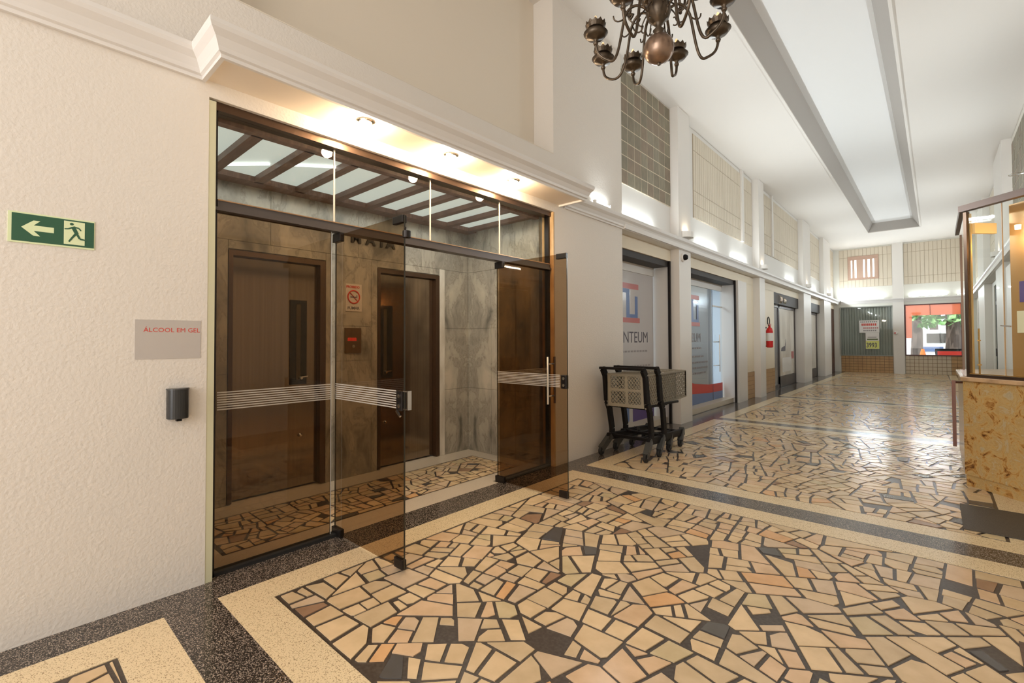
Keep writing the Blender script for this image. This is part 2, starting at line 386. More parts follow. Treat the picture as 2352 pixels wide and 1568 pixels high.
def paving(x0, x1, y0, y1, amax, gap, cell=.55):
    seeds = []; nx = max(2, round((x1-x0)/cell)); ny = max(2, round((y1-y0)/cell))
    for i in range(-1, nx+1):
        for j in range(-1, ny+1): seeds.append((x0+(i+rnd.uniform(.1, .9))*(x1-x0)/nx, y0+(j+rnd.uniform(.1, .9))*(y1-y0)/ny))
    res = []
    for s in seeds:
        p = [(x0, y0), (x1, y0), (x1, y1), (x0, y1)]
        for t in seeds:
            if t is s: continue
            dx, dy = t[0]-s[0], t[1]-s[1]
            if dx*dx+dy*dy > 9*cell*cell: continue
            L = math.hypot(dx, dy); n = (dx/L, dy/L); p = clip(p, n, ((s[0]+t[0])*n[0]+(s[1]+t[1])*n[1])/2)
            if len(p) < 3: break
        if len(p) > 2:
            out = []; split(p, amax, out); res += out
    fin = []
    for p in res:
        if rnd.random() < .018: continue
        q = inset(p, gap/2)
        if len(q) < 3 or parea(q) < .0009: continue
        if rnd.random() < .28:                       # a broken corner
            k = rnd.randrange(len(q)); c = q[k]; cx = sum(a[0] for a in q)/len(q); cy = sum(a[1] for a in q)/len(q)
            vx, vy = c[0]-cx, c[1]-cy; L = math.hypot(vx, vy) or 1; n = (vx/L, vy/L); q2 = clip(q, n, c[0]*n[0]+c[1]*n[1]-L*rnd.uniform(.12, .42))
            if len(q2) > 2: q = q2
        # drop near-duplicate corners
        r = []
        for v in q:
            if not r or math.hypot(v[0]-r[-1][0], v[1]-r[-1][1]) > .006: r.append((v[0]+rnd.uniform(-.0015, .0015), v[1]+rnd.uniform(-.0015, .0015)))
        if len(r) > 2 and math.hypot(r[0][0]-r[-1][0], r[0][1]-r[-1][1]) < .006: r.pop()
        if len(r) > 2: fin.append(r)
    return fin
def projected(q):
    P = []
    for x, y in q:
        d = Vector((x, y, -1.4)); z = d.dot(FW)
        if z < .15: return 0
        P.append((CX+FPX*d.dot(RV)/z, CY-FPX*d.dot(UV)/z))
    cx = sum(p[0] for p in P)/len(P); cy = sum(p[1] for p in P)/len(P)
    if not (-60 < cx < 2412 and -60 < cy < 1640): return 0
    return abs(parea(P))
def pick():
    u = rnd.random()
    for lim, i in ((.27, 0), (.48, 1), (.65, 2), (.79, 3), (.915, 4), (.938, 5), (.962, 6), (.975, 7), (1.01, 8)):
        if u < lim: return i
def stones(parent, polys, limit=300):
    polys = sorted(polys, key=projected, reverse=True)
    for q in polys[:limit]:
        if projected(q) <= 0: continue
        MB().prism(q, -.004, .0003+rnd.uniform(0, .0005)).build('paving_stone', stonem[pick()], parent)
    rest = MB()
    for q in polys[limit:]: rest.prism(q, -.004, .0004, mi=pick())
    if rest.f: tag(rest.build('small_paving_stones', stonem, parent), kind='stuff')
allst = []
for k, (a, b) in enumerate(outer):
    g = .026
    allst += paving(XO0+SW+g/2, XO1-SW-g/2, a+SW+g/2, b-SW-g/2, .024 if k < 3 else .03, .019 if k < 3 else .022)
stones(floor, allst)

# lobby floor
lf = struct('floor_2', B(-4.70, -3.30, 0.80, 4.25, -.10, -.0035), mortar, 'small paved floor of the elevator lobby behind the glass doors', 'floor', origin=(-4, 2.5, -.1))
q = MB(); q.box(-4.62, -4.24, .80, 4.22, -.004, .0005); q.box(-3.49, -3.235, .80, 4.22, -.004, .0005); q.box(-4.24, -3.49, .80, 1.04, -.004, .0005); q.box(-4.24, -3.49, 3.98, 4.22, -.004, .0005)
q.build('beige_terrazzo_border', mat('pale_terrazzo', (0.62, 0.53, 0.42), 0.2, noise=(330, 0.57, 0.68, (0.40, 0.31, 0.22), 2, I1)), lf)
stones(lf, paving(-4.225, -3.505, 1.06, 3.965, .014, .016, .4), 280)

# ------------------------------------------------------------------ left wall
wl = MB()
wl.box(-3.45, XW, Y0, .855, 0, ZC)
wl.box(-3.33, XW, .855, 4.235, 2.85, 3.51)              # band over the lobby opening
wl.box(-3.75, -3.454, .80, 4.30, 3.40, ZC)              # back of the niche above
wl.box(-3.454, -3.33, .855, 4.235, 3.40, 3.51)
wl.box(-3.60, XW, 4.235, 5.79, 0, ZC)                   # broad pillar
wall_left = struct('wall_left', wl, plaster, 'rough white plaster wall on the left with the niche over the elevator lobby', 'wall', origin=(-3.3, 0, 0))
nb = MB(); nb.box(-3.456, -3.45, .856, 4.234, 3.511, ZC); nb.box(-3.449, -3.168, .856, 4.236, 3.505, 3.512); nb.build('niche_back', beigewall, wall_left)
ub = MB()
pill = [(7.72, 8.22), (12.58, 13.05), (17.75, 18.95), (21.55, 23.1)]
ub.box(-3.60, XR, 5.79, YE, 2.95, ZC)
ub.build('upper_wall', mat('upper_wall_white', (0.74, 0.71, 0.665), 0.55), wall_left)
for a, b in pill: B(-3.60, XW, a, b, 0, ZC).build('pillar', white, wall_left)
lo = MB()
lo.box(-3.60, XR, 5.79, 12.58, 2.735, 2.95); lo.box(-3.60, XR, 13.05, YE, 2.735, 2.95)
lo.box(-3.60, XR, 11.85, 12.58, 0, 2.74); lo.box(-3.60, XR, 13.05, 14.57, 0, 2.74)
lo.build('cream_lintel', cream, wall_left)
B(-3.60, -3.27, 11.22, 11.85, 0, 2.74).build('pilaster', white, wall_left)
# cornice, with the projecting canopy over the lobby
def cornice_profile():
    # (out, z) from the wall
    return [(0, 2.925), (.022, 2.925), (.022, 2.945), (.036, 2.953), (.042, 2.975), (.06, 3.015), (.085, 3.045), (.092, 3.065), (.092, 3.088), (0, 3.088)]
def sweep(pts, mb, dz=0.0, sc=1.0):
    """pts: plan polyline, profile lies to the right-hand side (+X for a line running +Y reversed); mitred"""
    prof = cornice_profile(); n = len(pts); rings = []
    for i, p in enumerate(pts):
        p = Vector(p)
        ds = []
        if i > 0: ds.append((Vector(pts[i])-Vector(pts[i-1])).normalized())
        if i < n-1: ds.append((Vector(pts[i+1])-Vector(pts[i])).normalized())
        ns = [Vector((d.y, -d.x)) for d in ds]
        if len(ns) == 2:
            mtr = (ns[0]+ns[1]); mtr = mtr/(mtr.dot(ns[0]))
        else: mtr = ns[0]
        rings.append([Vector((p.x+mtr.x*o*sc, p.y+mtr.y*o*sc, 2.925+(z-2.925)*sc+dz)) for o, z in prof])
    k = len(prof); vs = [v for r in rings for v in r]; fs = []
    for i in range(n-1):
        for j in range(k): fs.append((i*k+j, i*k+(j+1) % k, (i+1)*k+(j+1) % k, (i+1)*k+j))
    fs.append(tuple(range(k))); fs.append(tuple((n-1)*k+j for j in range(k))[::-1]); mb.add(vs, fs)
XC = -2.84
cp = MB(); sweep([(XW, Y0), (XW, .835), (XC, .835), (XC, 4.33), (XW, 4.33)], cp)
cp2 = MB(); sweep([(XW, 4.425), (XW, YE)], cp2)
trim1 = struct('trim_1', cp, molding, 'white moulded cornice that juts out as a canopy over the lobby entrance', 'cornice', origin=(-3.1, 0, 2.92))
trim2 = struct('trim_2', cp2, molding, 'long white moulded cornice running above the left-hand shop fronts', 'cornice', origin=(-3.1, 12, 2.92))
cb = MB(); cb.box(XW, XC, .836, 4.329, 2.945, 3.085); cb.build('canopy_soffit', soffitm, trim1)
lb = MB(); lb.box(XR, XW+.05, 5.79, YE, 2.93, 3.08)
lb.build('ledge', molding, trim2)
for i, (x, y) in enumerate(((-2.95, 1.75), (-2.97, 2.55), (-3.0, 3.36))):
    lab = ('recessed round spotlight in the canopy soffit, nearest the white wall with the signs', 'recessed round spotlight in the middle of the canopy soffit over the lobby doors', 'recessed round spotlight in the canopy soffit, next to the broad white pillar')[i]
    t = thing('recessed_spotlight', (x, y, 2.93), lab, 'spotlight', 'spotlights under the lobby canopy')
    MB().lathe([(.062, 2.9449), (.062, 2.938), (.045, 2.932), (.045, 2.9449)], (x, y, 0)).build('lamp_ring', chrome, t, smooth=False)
    MB().lathe([(.043, 2.944), (.043, 2.930), (.02, 2.921)], (x, y, 0)).build('lamp_bulb', lampm, t)
    l = bpy.data.lights.new('spot_glow', 'POINT'); l.energy = 19; l.color = (1, .76, .50); l.shadow_soft_size = .04
    lo_ = bpy.data.objects.new('spot_glow', l); C.objects.link(lo_); lo_.location = (x-.03, y, 2.875)

# cream return trim and lobby jambs
jb = MB(); jb.box(-3.20, XW-.002, .855, .893, 0, 2.835); jb.build('entrance_trim', mat('greenish_cream_trim', (0.60, 0.58, 0.40), 0.35), wall_left)
B(-3.33, XW+.001, 4.225, 4.245, 0, 2.85).build('marble_jamb', jambm, wall_left)

# ------------------------------------------------------------------ upper left bays: tiles and fluted panels, lights
def tiled(parent, y0, y1, z0, z1, X, sgn, step, name, single=True):
    ny = round((y1-y0)/step); nz = round((z1-z0)/step); dy = (y1-y0)/ny; dz = (z1-z0)/nz
    B(X, X+sgn*.012, y0, y1, z0, z1).build('grout_bed', groutw, parent)
    rest = MB()
    for i in range(ny):
        for j in range(nz):
            g = .0075; e = .0145+rnd.uniform(0, .0015); a = (X+sgn*.012, X+sgn*e, y0+i*dy+g, y0+(i+1)*dy-g, z0+j*dz+g, z0+(j+1)*dz-g)
            mi = rnd.randrange(4)
            if single: B(*a).build(name, tilem[mi], parent)
            else: rest.box(*a, mi)
    if not single: tag(rest.build('wall_tiles', tilem, parent), kind='stuff')
tiled(wall_left, 5.80, 7.71, 3.66, 5.33, XR, 1, .215, 'wall_tile')
def fluted(parent, y0, y1, z0, z1, X, sgn, name='fluted_panel'):
    B(X, X+sgn*.008, y0, y1, z0, z1).build('panel_backing', slatg, parent)
    st = MB(); rows = [z0, z0+(z1-z0)*.16, z0+(z1-z0)*.32, z0+(z1-z0)*.80, z1]; y = y0
    while y < y1-.02:
        for a, b in zip(rows[:-1], rows[1:]): st.box(X+sgn*.008, X+sgn*(.016+rnd.uniform(0, .002)), y+.004, min(y+.098, y1)-.004, a+.005, b-.005)
        y += .102
    tag(st.build('fluted_tiles', slatm, parent), kind='stuff')
for a, b in ((8.75, 11.6), (11.75, 12.5), (13.12, 14.3), (14.45, 17.7), (19.0, 21.5), (23.15, 24.9)):
    fluted(wall_left, a, b, 3.68, 5.26, XR, 1)
B(XR, XR+.05, 11.6, 11.75, 3.68, ZC).build('mullion', white, wall_left)
B(XR, XR+.05, 14.3, 14.45, 3.68, ZC).build('mullion', white, wall_left)

def tube_glow(x, y, z, length, axis, k=1.0):
    """the tube's own light: part of it straight up the wall, part out into the corridor"""
    if axis == 'y': out = Vector((1, 0, 0)) if x < -1 else Vector((-1, 0, 0))
    else: out = Vector((0, -1, 0))
    for d, e in ((Vector((0, 0, 1)), 1.5), (out*.9+Vector((0, 0, .22)), 29)):
        l = bpy.data.lights.new('tube_glow', 'AREA'); l.shape = 'RECTANGLE'; l.size = length; l.size_y = .04; l.energy = e*length*k; l.color = (.86, .95, 1)
        o = bpy.data.objects.new('tube_glow', l); C.objects.link(o); o.location = (x, y, z)
        zz = -d.normalized(); xx = Vector((0, 1, 0)) if axis == 'y' else Vector((1, 0, 0)); yy = zz.cross(xx)
        m_ = Matrix((xx, yy, zz)).transposed().to_4x4(); m_.translation = Vector((x, y, z)); o.matrix_world = m_
def tube_light(x, y0, y1, z, axis, label, tex=True):
    """small batten with a fluorescent tube lying on the ledge"""
    if axis == 'y': t = thing('fluorescent_light', (x, (y0+y1)/2, z), label, 'light', 'tube lights on the cornice')
    else: t = thing('fluorescent_light', ((y0+y1)/2, x, z), label, 'light', 'tube lights on the cornice')
    if axis == 'y': tube_glow(x, (y0+y1)/2, z+.085, y1-y0, 'y')
    else: tube_glow((y0+y1)/2, x-.0, z+.085, y1-y0, 'x', .6)
    if axis == 'y':
        B(x-.03, x+.03, y0, y1, z, z+.02).build('batten', white, t); MB().tube([(x, y0+.03, z+.04), (x, y1-.03, z+.04)], .014).build('tube', tubem, t)
        k = MB(); k.box(x-.018, x+.018, y0+.005, y0+.03, z+.02, z+.06); k.box(x-.018, x+.018, y1-.03, y1-.005, z+.02, z+.06); k.build('lamp_holder', white, t)
    else:
        B(y0, y1, x-.03, x+.03, z, z+.02).build('batten', white, t); MB().tube([(y0+.03, x, z+.04), (y1-.03, x, z+.04)], .014).build('tube', tubem, t)
        k = MB(); k.box(y0+.005, y0+.03, x-.018, x+.018, z+.02, z+.06); k.box(y1-.03, y1-.005, x-.018, x+.018, z+.02, z+.06); k.build('lamp_holder', white, t)
for a, b, l in ((5.85, 7.05, 'fluorescent tube light on the left cornice below the grey-brown tile panel'), (8.8, 10.0, 'fluorescent tube light on the left cornice, first one past the black camera pillar'),
                (10.85, 12.05, 'fluorescent tube light on the left cornice above the end of the second shop front'), (15.9, 17.1, 'fluorescent tube light on the left cornice above the dark-framed shop doors'),
                (19.6, 20.8, 'fluorescent tube light on the left cornice above the fourth shop front, far down the corridor'), (23.4, 24.6, 'fluorescent tube light on the left cornice in the far left corner')):
    tube_light(-3.235, a, b, 3.096, 'y', l)
tube_light(-3.12, 5.0, 5.4, 3.089, 'y', 'short fluorescent tube light on the cornice of the broad pillar, right of the lobby canopy')
def sconce(X, y, z, sgn, label, warm=True):
    t = thing('wall_sconce', (X, y, z), label, 'sconce', 'uplight sconces on the pillars')
    n = 10; pts = [(sgn*.13*math.sin(PI*i/n), -.15*math.cos(PI*i/n)) for i in range(n+1)]
    if sgn < 0: pts = pts[::-1]
    MB().prism(pts, 0, .10, Matrix.Translation((X, y, z-.02))).build('sconce_shade', white, t)
    pts2 = [(p[0]*.75+sgn*.01, p[1]*.75) for p in pts]
    MB().prism(pts2, .1, .104, Matrix.Translation((X, y, z-.02))).build('sconce_lamp', mat('sconce_glow', (1, 1, 1), .5, emit=(1.0, .84, .62), es=14), t)
sconce(XW, 7.99, 3.17, 1, 'small white uplight sconce on the pillar with the black camera')
sconce(XW, 12.82, 3.17, 1, 'small white uplight sconce on the second slim pillar, above the fire extinguisher')
sconce(XW, 18.3, 3.17, 1, 'small white uplight sconce on the third left pillar, past the dark-framed shop')
sconce(XW, 22.4, 3.17, 1, 'small white uplight sconce on the last left pillar before the end wall')
sconce(RW, 14.3, 3.17, -1, 'small white uplight sconce on the right-hand pillar seen above the kiosk')

# camera on the pillar
t = thing('security_camera', (XW, 7.86, 2.80), 'small black dome camera high on the first slim left pillar', 'camera')
MB().lathe([(.075, 0), (.075, .02), (.05, .03)], (XW+.001, 7.86, 2.80), axis=Matrix.Rotation(PI/2, 3, 'Y')).build('camera_base', white, t)
MB().lathe([(.05, .03), (.05, .06), (.035, .085), (.01, .095)], (XW, 7.86, 2.80), axis=Matrix.Rotation(PI/2, 3, 'Y')).build('camera_dome', blackp, t, smooth=True)

# wainscot tiles on the left wall
def wains(parent, y0, y1, z1, X, sgn):
    B(X, X+sgn*.004, y0, y1, 0, z1).build('grout_bed', groutbr, parent)
    st = MB(); nz = 6; ny = max(1, round((y1-y0)/.11))
    for i in range(ny):
        for j in range(nz):
            st.box(X+sgn*.004, X+sgn*.011, y0+(y1-y0)*i/ny+.003, y0+(y1-y0)*(i+1)/ny-.003, z1*j/nz+.004, z1*(j+1)/nz-.004)
    tag(st.build('wainscot_tiles', tilebrown, parent), kind='stuff')
wains(wall_left, 11.86, 12.57, .63, XR, 1); wains(wall_left, 13.06, 14.55, .63, XR, 1)

# ------------------------------------------------------------------ lobby walls
lw = MB(); lw.box(-4.75, -4.535, .70, 1.375, 0, 3.0); lw.box(-4.75, -4.535, 2.245, 2.83, 0, 3.0); lw.box(-4.75, -4.535, 3.695, 4.34, 0, 3.0)
lw.box(-4.75, -4.535, 1.375, 2.245, 2.205, 3.0); lw.box(-4.75, -4.535, 2.83, 3.695, 2.205, 3.0)
lw.box(-4.75, -4.70, 1.375, 3.695, 0, 2.205)
wall_lobby = struct('wall_back', lw, marbleM, 'grey marble back wall of the elevator lobby', 'wall', origin=(-4.6, 2.5, 0))
def slab(x0, x1, y0, y1, z0, z1, parent, m=marbleM):
    g = .0015; return B(x0, x1, y0+g if y1-y0 > .05 else y0, y1-g if y1-y0 > .05 else y1, z0+g, z1-g).build('marble_slab', m, parent)
for a, b in ((.87, 1.72), (1.72, 2.60), (2.60, 3.42), (3.42, 4.17)): slab(-4.535, -4.52-rnd.uniform(0, .001), a, b, 2.285, 2.81, wall_lobby)
for a, b, c, d in ((.87, 1.372, 0, 1.12), (.87, 1.372, 1.12, 2.285), (1.372, 2.248, 2.21, 2.285), (2.248, 2.335, 0, 2.285), (2.335, 2.757, 0, 1.2), (2.335, 2.757, 1.2, 1.56), (2.335, 2.757, 1.56, 2.285), (2.757, 2.832, 0, 2.285), (2.832, 3.695, 2.21, 2.285),
                   (3.775, 4.17, 0, .80), (3.775, 4.17, .80, 1.56), (3.775, 4.17, 1.56, 2.285)):
    slab(-4.535, -4.52-rnd.uniform(0, .001), a, b, c, d, wall_lobby)
slab(-4.535, -4.514, 3.695, 3.775, 0, 2.285, wall_lobby, marblew)
ls = struct('wall_side', B(-4.75, -3.60, 4.185, 4.36, 0, 3.0).box(-3.60, -3.34, 4.185, 4.234, 0, 3.0), marbleM, 'grey marble side wall at the right end of the elevator lobby', 'wall', origin=(-4, 4.2, 0))
for a, b in ((-4.52, -4.10), (-4.10, -3.70), (-3.70, -3.335)):
    for c, d in ((0, .80), (.80, 1.56), (1.56, 2.285), (2.285, 2.81)):
        B(a+.0015, b-.0015, 4.17+rnd.uniform(0, .001), 4.185, c+.0015, d-.0015).build('marble_slab', marbleM, ls)
struct('wall_side_2', B(-4.75, -3.455, .66, .862, 0, 3.0).box(-3.455, -3.34, .84, .862, 0, 2.85), marbleM, 'grey marble side wall at the left end of the elevator lobby', 'wall')
# lobby ceiling
lc = struct('ceiling_2', B(-4.70, -3.33, .70, 4.34, 2.90, 2.96), whitec, 'luminous slatted ceiling of the elevator lobby', 'ceiling', origin=(-4, 2.5, 2.9))
ys = [.86]+[1.2+.36*i for i in range(9)]
for i in range(len(ys)): 
    y1 = ys[i+1] if i+1 < len(ys) else 4.17
    B(-4.40, -3.36, ys[i]+.01, y1-.01, 2.832, 2.84).build('light_panel', lightbox, lc)
for y in ys[1:]: B(-4.38, -3.38, y-.038, y+.038, 2.785, 2.845).build('ceiling_slat', slatwood, lc)
B(-4.52, -4.36, .862, 4.17, 2.785, 2.85).build('ceiling_frame', slatwood, lc); B(-3.40, -3.33, .862, 4.17, 2.785, 2.85).build('ceiling_frame', slatwood, lc)
tt = MB(); tt.tube([(-4.22, 1.25, 2.825), (-3.95, 1.49, 2.825)], .011); tt.tube([(-3.85, 1.60, 2.825), (-3.62, 1.88, 2.825)], .011); tt.build('light_tube', mat('lobby_tube', (1, 1, 1), .5, emit=(.9, 1, .98), es=2.2), lc)
l = bpy.data.lights.new('lobby_light', 'AREA'); l.shape = 'RECTANGLE'; l.size = .8; l.size_y = 2.8; l.energy = 16; l.color = (.98, .96, .86)
lo_ = bpy.data.objects.new('lobby_light', l); C.objects.link(lo_); lo_.location = (-3.9, 2.5, 2.77)

# ------------------------------------------------------------------ elevators
def elevator(y0, y1, wy0, wy1, lab, hz):
    t = thing('elevator_door', (-4.6, (y0+y1)/2, .01), lab, 'elevator door', 'elevator doors in the lobby')
    fr = MB(); fr.box(-4.70, -4.515, y0, y0+.035, .01, 2.20); fr.box(-4.70, -4.515, y1-.055, y1, .01, 2.20); fr.box(-4.70, -4.515, y0+.035, y1-.055, 2.155, 2.20); fr.build('door_frame', bronze, t)
    B(-4.62, -4.58, y0+.037, y1-.057, .02, 2.152).build('door_panel', steel, t)
    B(-4.582, -4.570, wy0, wy1, .99, 1.80).build('vision_window', darkglass, t)
    B(-4.572, -4.566, (wy0+wy1)/2-.022, (wy0+wy1)/2+.018, 1.03, 1.76).build('window_strip', mat('vision_strip', (0.06, 0.045, 0.025), .3), t)
    k = MB(); k.lathe([(.02, 0), (.02, .012), (.012, .03)], (-4.57, wy0+.10, hz), axis=Matrix.Rotation(PI/2, 3, 'Y')); k.bar((-4.545, wy0+.10, hz+.01), (-4.545, wy0+.16, hz+.015), .012, .012); k.build('handle', chrome, t)
    k = MB(); k.lathe([(.018, 0), (.018, .014), (.01, .03)], (-4.58, wy0+.10, .50), axis=Matrix.Rotation(PI/2, 3, 'Y')); k.build('keyhole', chrome, t)
    return t
elevator(1.376, 2.244, 1.92, 2.08, 'bronze steel elevator door behind the fixed tinted glass, left of the call panel', 1.05)
elevator(2.834, 3.692, 2.865, 3.06, 'bronze steel elevator door right of the call panel, half behind the open glass door', 1.056)
t = thing('call_panel', (-4.519, 2.54, 1.28), 'bronze elevator call panel with red display on the marble between the elevators', 'call panel')
B(-4.5195, -4.505, 2.447, 2.63, 1.28, 1.54).build('face_plate', mat('bronze_plate', (0.22, 0.14, 0.07), .3, .8), t)
text('8888', .05, ML, (-4.504, 2.475, 1.405), ledr, t, 'display_digits', bold=.001)
MB().lathe([(.016, 0), (.016, .006)], (-4.505, 2.54, 1.35), axis=Matrix.Rotation(PI/2, 3, 'Y')).build('button', chrome, t)
t = thing('no_smoking_sign', (-4.519, 2.55, 1.71), 'white no smoking sign with a red crossed circle above the call panel', 'sign')
B(-4.5195, -4.516, 2.457, 2.64, 1.715, 2.0).build('board', mat('sign_white', (.62, .56, .50), .4), t)
text('PROIBIDO', .036, ML, (-4.515, 2.463, 1.957), redp, t, 'lettering', bold=.0008, squeeze=.92)
text('FUMAR', .042, ML, (-4.515, 2.478, 1.735), greyp, t, 'lettering', bold=.0003, squeeze=1.0)
ringp = [(-4.514, 2.548+.066*math.cos(2*PI*i/28), 1.865+.066*math.sin(2*PI*i/28)) for i in range(28)]
k = MB(); k.tube(ringp, .007, 6, closed=True); k.bar((-4.514, 2.502, 1.912), (-4.514, 2.594, 1.818), .004, .013, up=(1, 0, 0)); k.build('prohibition_ring', redp, t)
k = MB(); k.box(-4.515, -4.5135, 2.51, 2.575, 1.857, 1.869); k.box(-4.515, -4.5135, 2.579, 2.587, 1.857, 1.885); k.build('cigarette', greyp, t)
nm = thing('building_name_letters', (-4.519, 2.77, 2.44), 'dark metal letters of the building name high on the lobby marble', 'lettering')
for ch, y in (('M', 2.51), ('A', 2.69), ('T', 2.83), ('A', 2.94)):
    text(ch, .155, ML, (-4.512, y, 2.44), mat('dark_letter_metal', (.03, .025, .02), .35, .5), nm, 'letter', ext=.008, bold=.006)

# ------------------------------------------------------------------ glass front of the lobby
XG = -3.25
gf = thing('window_1', (XG, 2.55, 0), 'bronze-framed glass front of the elevator lobby with fixed panes and transom', 'glass front', kind='structure')
fr = MB(); fr.box(XG-.03, XG+.035, .895, .915, 0, 2.80); fr.box(XG-.03, XG+.03, 4.20, 4.224, 0, 2.80); fr.build('side_post', blackm, gf)
B(XG-.05, XG+.05, .86, 4.224, 2.80, 2.85).build('head_rail', bronze, gf)
B(XG-.035, XG+.052, .895, 4.224, 2.195, 2.215).box(XG-.045, XG+.045, .915, 4.20, 2.215, 2.255).build('transom_beam', mat('transom_bronze', (0.105, 0.09, 0.085), .35, .5), gf)
B(XG-.04, XG+.05, .915, 4.20, 2.255, 2.262).build('transom_cap', bronzel, gf)
B(XG-.035, XG+.035, .895, 1.70, 0, .022).build('bottom_channel', rubber, gf); B(XG-.035, XG+.035, 3.42, 4.20, 0, .022).build('bottom_channel', rubber, gf)
for a, b in ((.915, 1.652), (3.43, 4.20)): B(XG-.005, XG+.005, a, b, .02, 2.195).build('fixed_pane', gbrown, gf)
jy = [.915, 1.675, 2.555, 3.43, 4.20]
for a, b in zip(jy[:-1], jy[1:]): B(XG-.004, XG+.004, a+.003, b-.003, 2.262, 2.80).build('transom_pane', gclear, gf)
for y in jy[1:-1]: B(XG-.006, XG+.006, y-.004, y+.004, 2.262, 2.80).build('pane_joint', mat('silicone', (.75, .66, .55), .4), gf)
B(XG-.005, XG+.005, 1.652, 1.656, .02, 2.195).build('pane_edge', mat('light_glass_edge', (.55, .56, .55), .15), gf)
k = MB()
for i in range(8):
    z = .985+i*.0148; k.box(XG+.0055, XG+.0065, .93, 1.65, z, z+.0075)
    k.box(XG+.0055, XG+.0065, 3.43, 4.19, z, z+.0075)
tag(k.build('frosted_stripes', frostm, gf), kind='stuff')
def leaf(y, lab, near):
    t = thing('glass_door', (XG, y, .012), lab, 'glass door', 'open glass doors of the lobby')
    x0, x1 = XG-.02, -2.415
    B(x0, x1, y-.005, y+.005, .015, 2.175).build('door_pane', gbrown, t)
    for x in (x0, x1-.001): B(x, x+.002, y-.0052, y+.0052, .015, 2.175).build('pane_edge', mat('dark_glass_edge', (.035, .03, .02), .2), t)
    k = MB()
    for i in range(8):
        z = .985+i*.0148; k.box(x0+.01, x1-.08, y-.0065, y-.0055, z, z+.0075)
    tag(k.build('frosted_stripes', frostm, t), kind='stuff')
    k = MB(); k.box(x0-.02, x0+.09, y-.018, y+.018, 2.125, 2.19); k.build('top_patch_fitting', blackm, t, bevel=.004)
    k = MB(); k.box(x0-.02, x0+.10, y-.018, y+.018, .002, .06); k.build('bottom_patch_fitting', blackm, t, bevel=.004)
    k = MB(); k.box(x1-.11, x1, y-.016, y+.016, 2.13, 2.178); k.build('top_patch_fitting', blackm, t, bevel=.004)
    k = MB(); k.box(x1-.09, x1, y-.016, y+.016, .015, .075); k.build('bottom_patch_fitting', blackm, t, bevel=.004)
    k = MB(); k.box(x1-.062, x1-.002, y-.018, y+.018, .975, 1.095); k.build('lock_body', blackm, t, bevel=.004)
    k = MB(); k.lathe([(.012, 0), (.012, .006)], (x1-.03, y-.018, 1.065), axis=Matrix.Rotation(PI/2, 3, 'X')); k.lathe([(.012, 0), (.012, .006)], (x1-.03, y-.018, 1.005), axis=Matrix.Rotation(PI/2, 3, 'X')); k.build('lock_cylinder', chrome, t)
    if near:
        k = MB(); k.bar((x1-.045, y-.028, .975), (x1+.0, y-.03, .945), .012, .012); k.build('lever', chrome, t)
        k = MB(); k.box(x1+.004, x1+.05, y-.014, y+.014, .985, .992); k.box(x1+.004, x1+.05, y-.014, y+.014, 1.092, 1.10); k.box(x1+.046, x1+.052, y-.014, y+.014, .985, 1.10); k.build('strike_plate', chrome, t)
        k = MB(); k.tube([(x1+.01, y, 2.10), (x1+.02, y-.01, 2.05), (x1+.045, y-.01, 2.03)], .006); k.lathe([(.025, -.02), (.025, .02)], (x1+.035, y-.01, 2.05)); k.build('door_stop', blackm, t)
    else:
        for s in (-1, 1):
            k = MB(); k.tube([(x1-.18+(.0 if s < 0 else .0), y+s*.05, .83), (x1-.18, y+s*.05, 1.255)], .011, 10)
            for z in (.90, 1.19): k.tube([(x1-.18, y, z), (x1-.18, y+s*.05, z)], .008, 8)
            k.build('pull_bar', chrome if s < 0 else bronze, t)
leaf(1.702, 'open bronze-tinted glass door leaf on the left, with a dark lock case and frosted stripes', True)
leaf(3.415, 'open bronze-tinted glass door leaf on the right, with a long chrome pull bar', False)
# floor pivot plates
for y, lab in ((1.70, 'small chrome pivot plate in the dark threshold under the left door leaf'), (3.415, 'small chrome pivot plate in the dark threshold under the right door leaf')):
    t = MB().box(XG-.06, XG+.02, y-.03, y+.02, 0.0005, .0015).build('pivot_plate', chrome); tag(t, lab, 'pivot plate')

# ------------------------------------------------------------------ things on the left wall
t = thing('exit_sign', (XW, .205, 1.87), 'green emergency exit sign with left arrow and running man', 'sign')
B(XW, XW+.004, .052, .353, 1.868, 2.012).build('board', lime, t)
B(XW+.004, XW+.0048, .064, .351, 1.876, 2.005).build('green_field', green, t)
arrow = [(.095, 1.942), (.135, 1.978), (.158, 1.978), (.136, 1.955), (.205, 1.955), (.205, 1.929), (.136, 1.929), (.158, 1.906), (.135, 1.906)]
MB().prism(arrow, 0, .001, Matrix.Translation((XW+.0048, 0, 0)) @ ML).build('arrow', lime, t)
B(XW+.0048, XW+.0056, .240, .316, 1.884, 1.998).build('doorway_field', lime, t)
LZ = [.0003]
def polyX(mb, pts, h=.0008, X=XW+.0056):
    LZ[0] += .0001; mb.prism(pts, 0, LZ[0], Matrix.Translation((X, 0, 0)) @ ML)
k = MB(); polyX(k, [(.268+.0075*math.cos(2*PI*i/12), 1.985+.0065*math.sin(2*PI*i/12)) for i in range(12)])
def limb(a, b, w0, w1):
    a = Vector(a); b = Vector(b); d = (b-a).normalized(); n = Vector((-d.y, d.x)); polyX(k, [tuple(a-n*w0), tuple(b-n*w1), tuple(b+n*w1), tuple(a+n*w0)])
limb((.272, 1.973), (.287, 1.938), .008, .0075); limb((.270, 1.968), (.256, 1.960), .0035, .003); limb((.256, 1.960), (.242, 1.958), .003, .0025)
limb((.277, 1.971), (.294, 1.968), .0035, .003); limb((.294, 1.968), (.302, 1.956), .003, .0025)
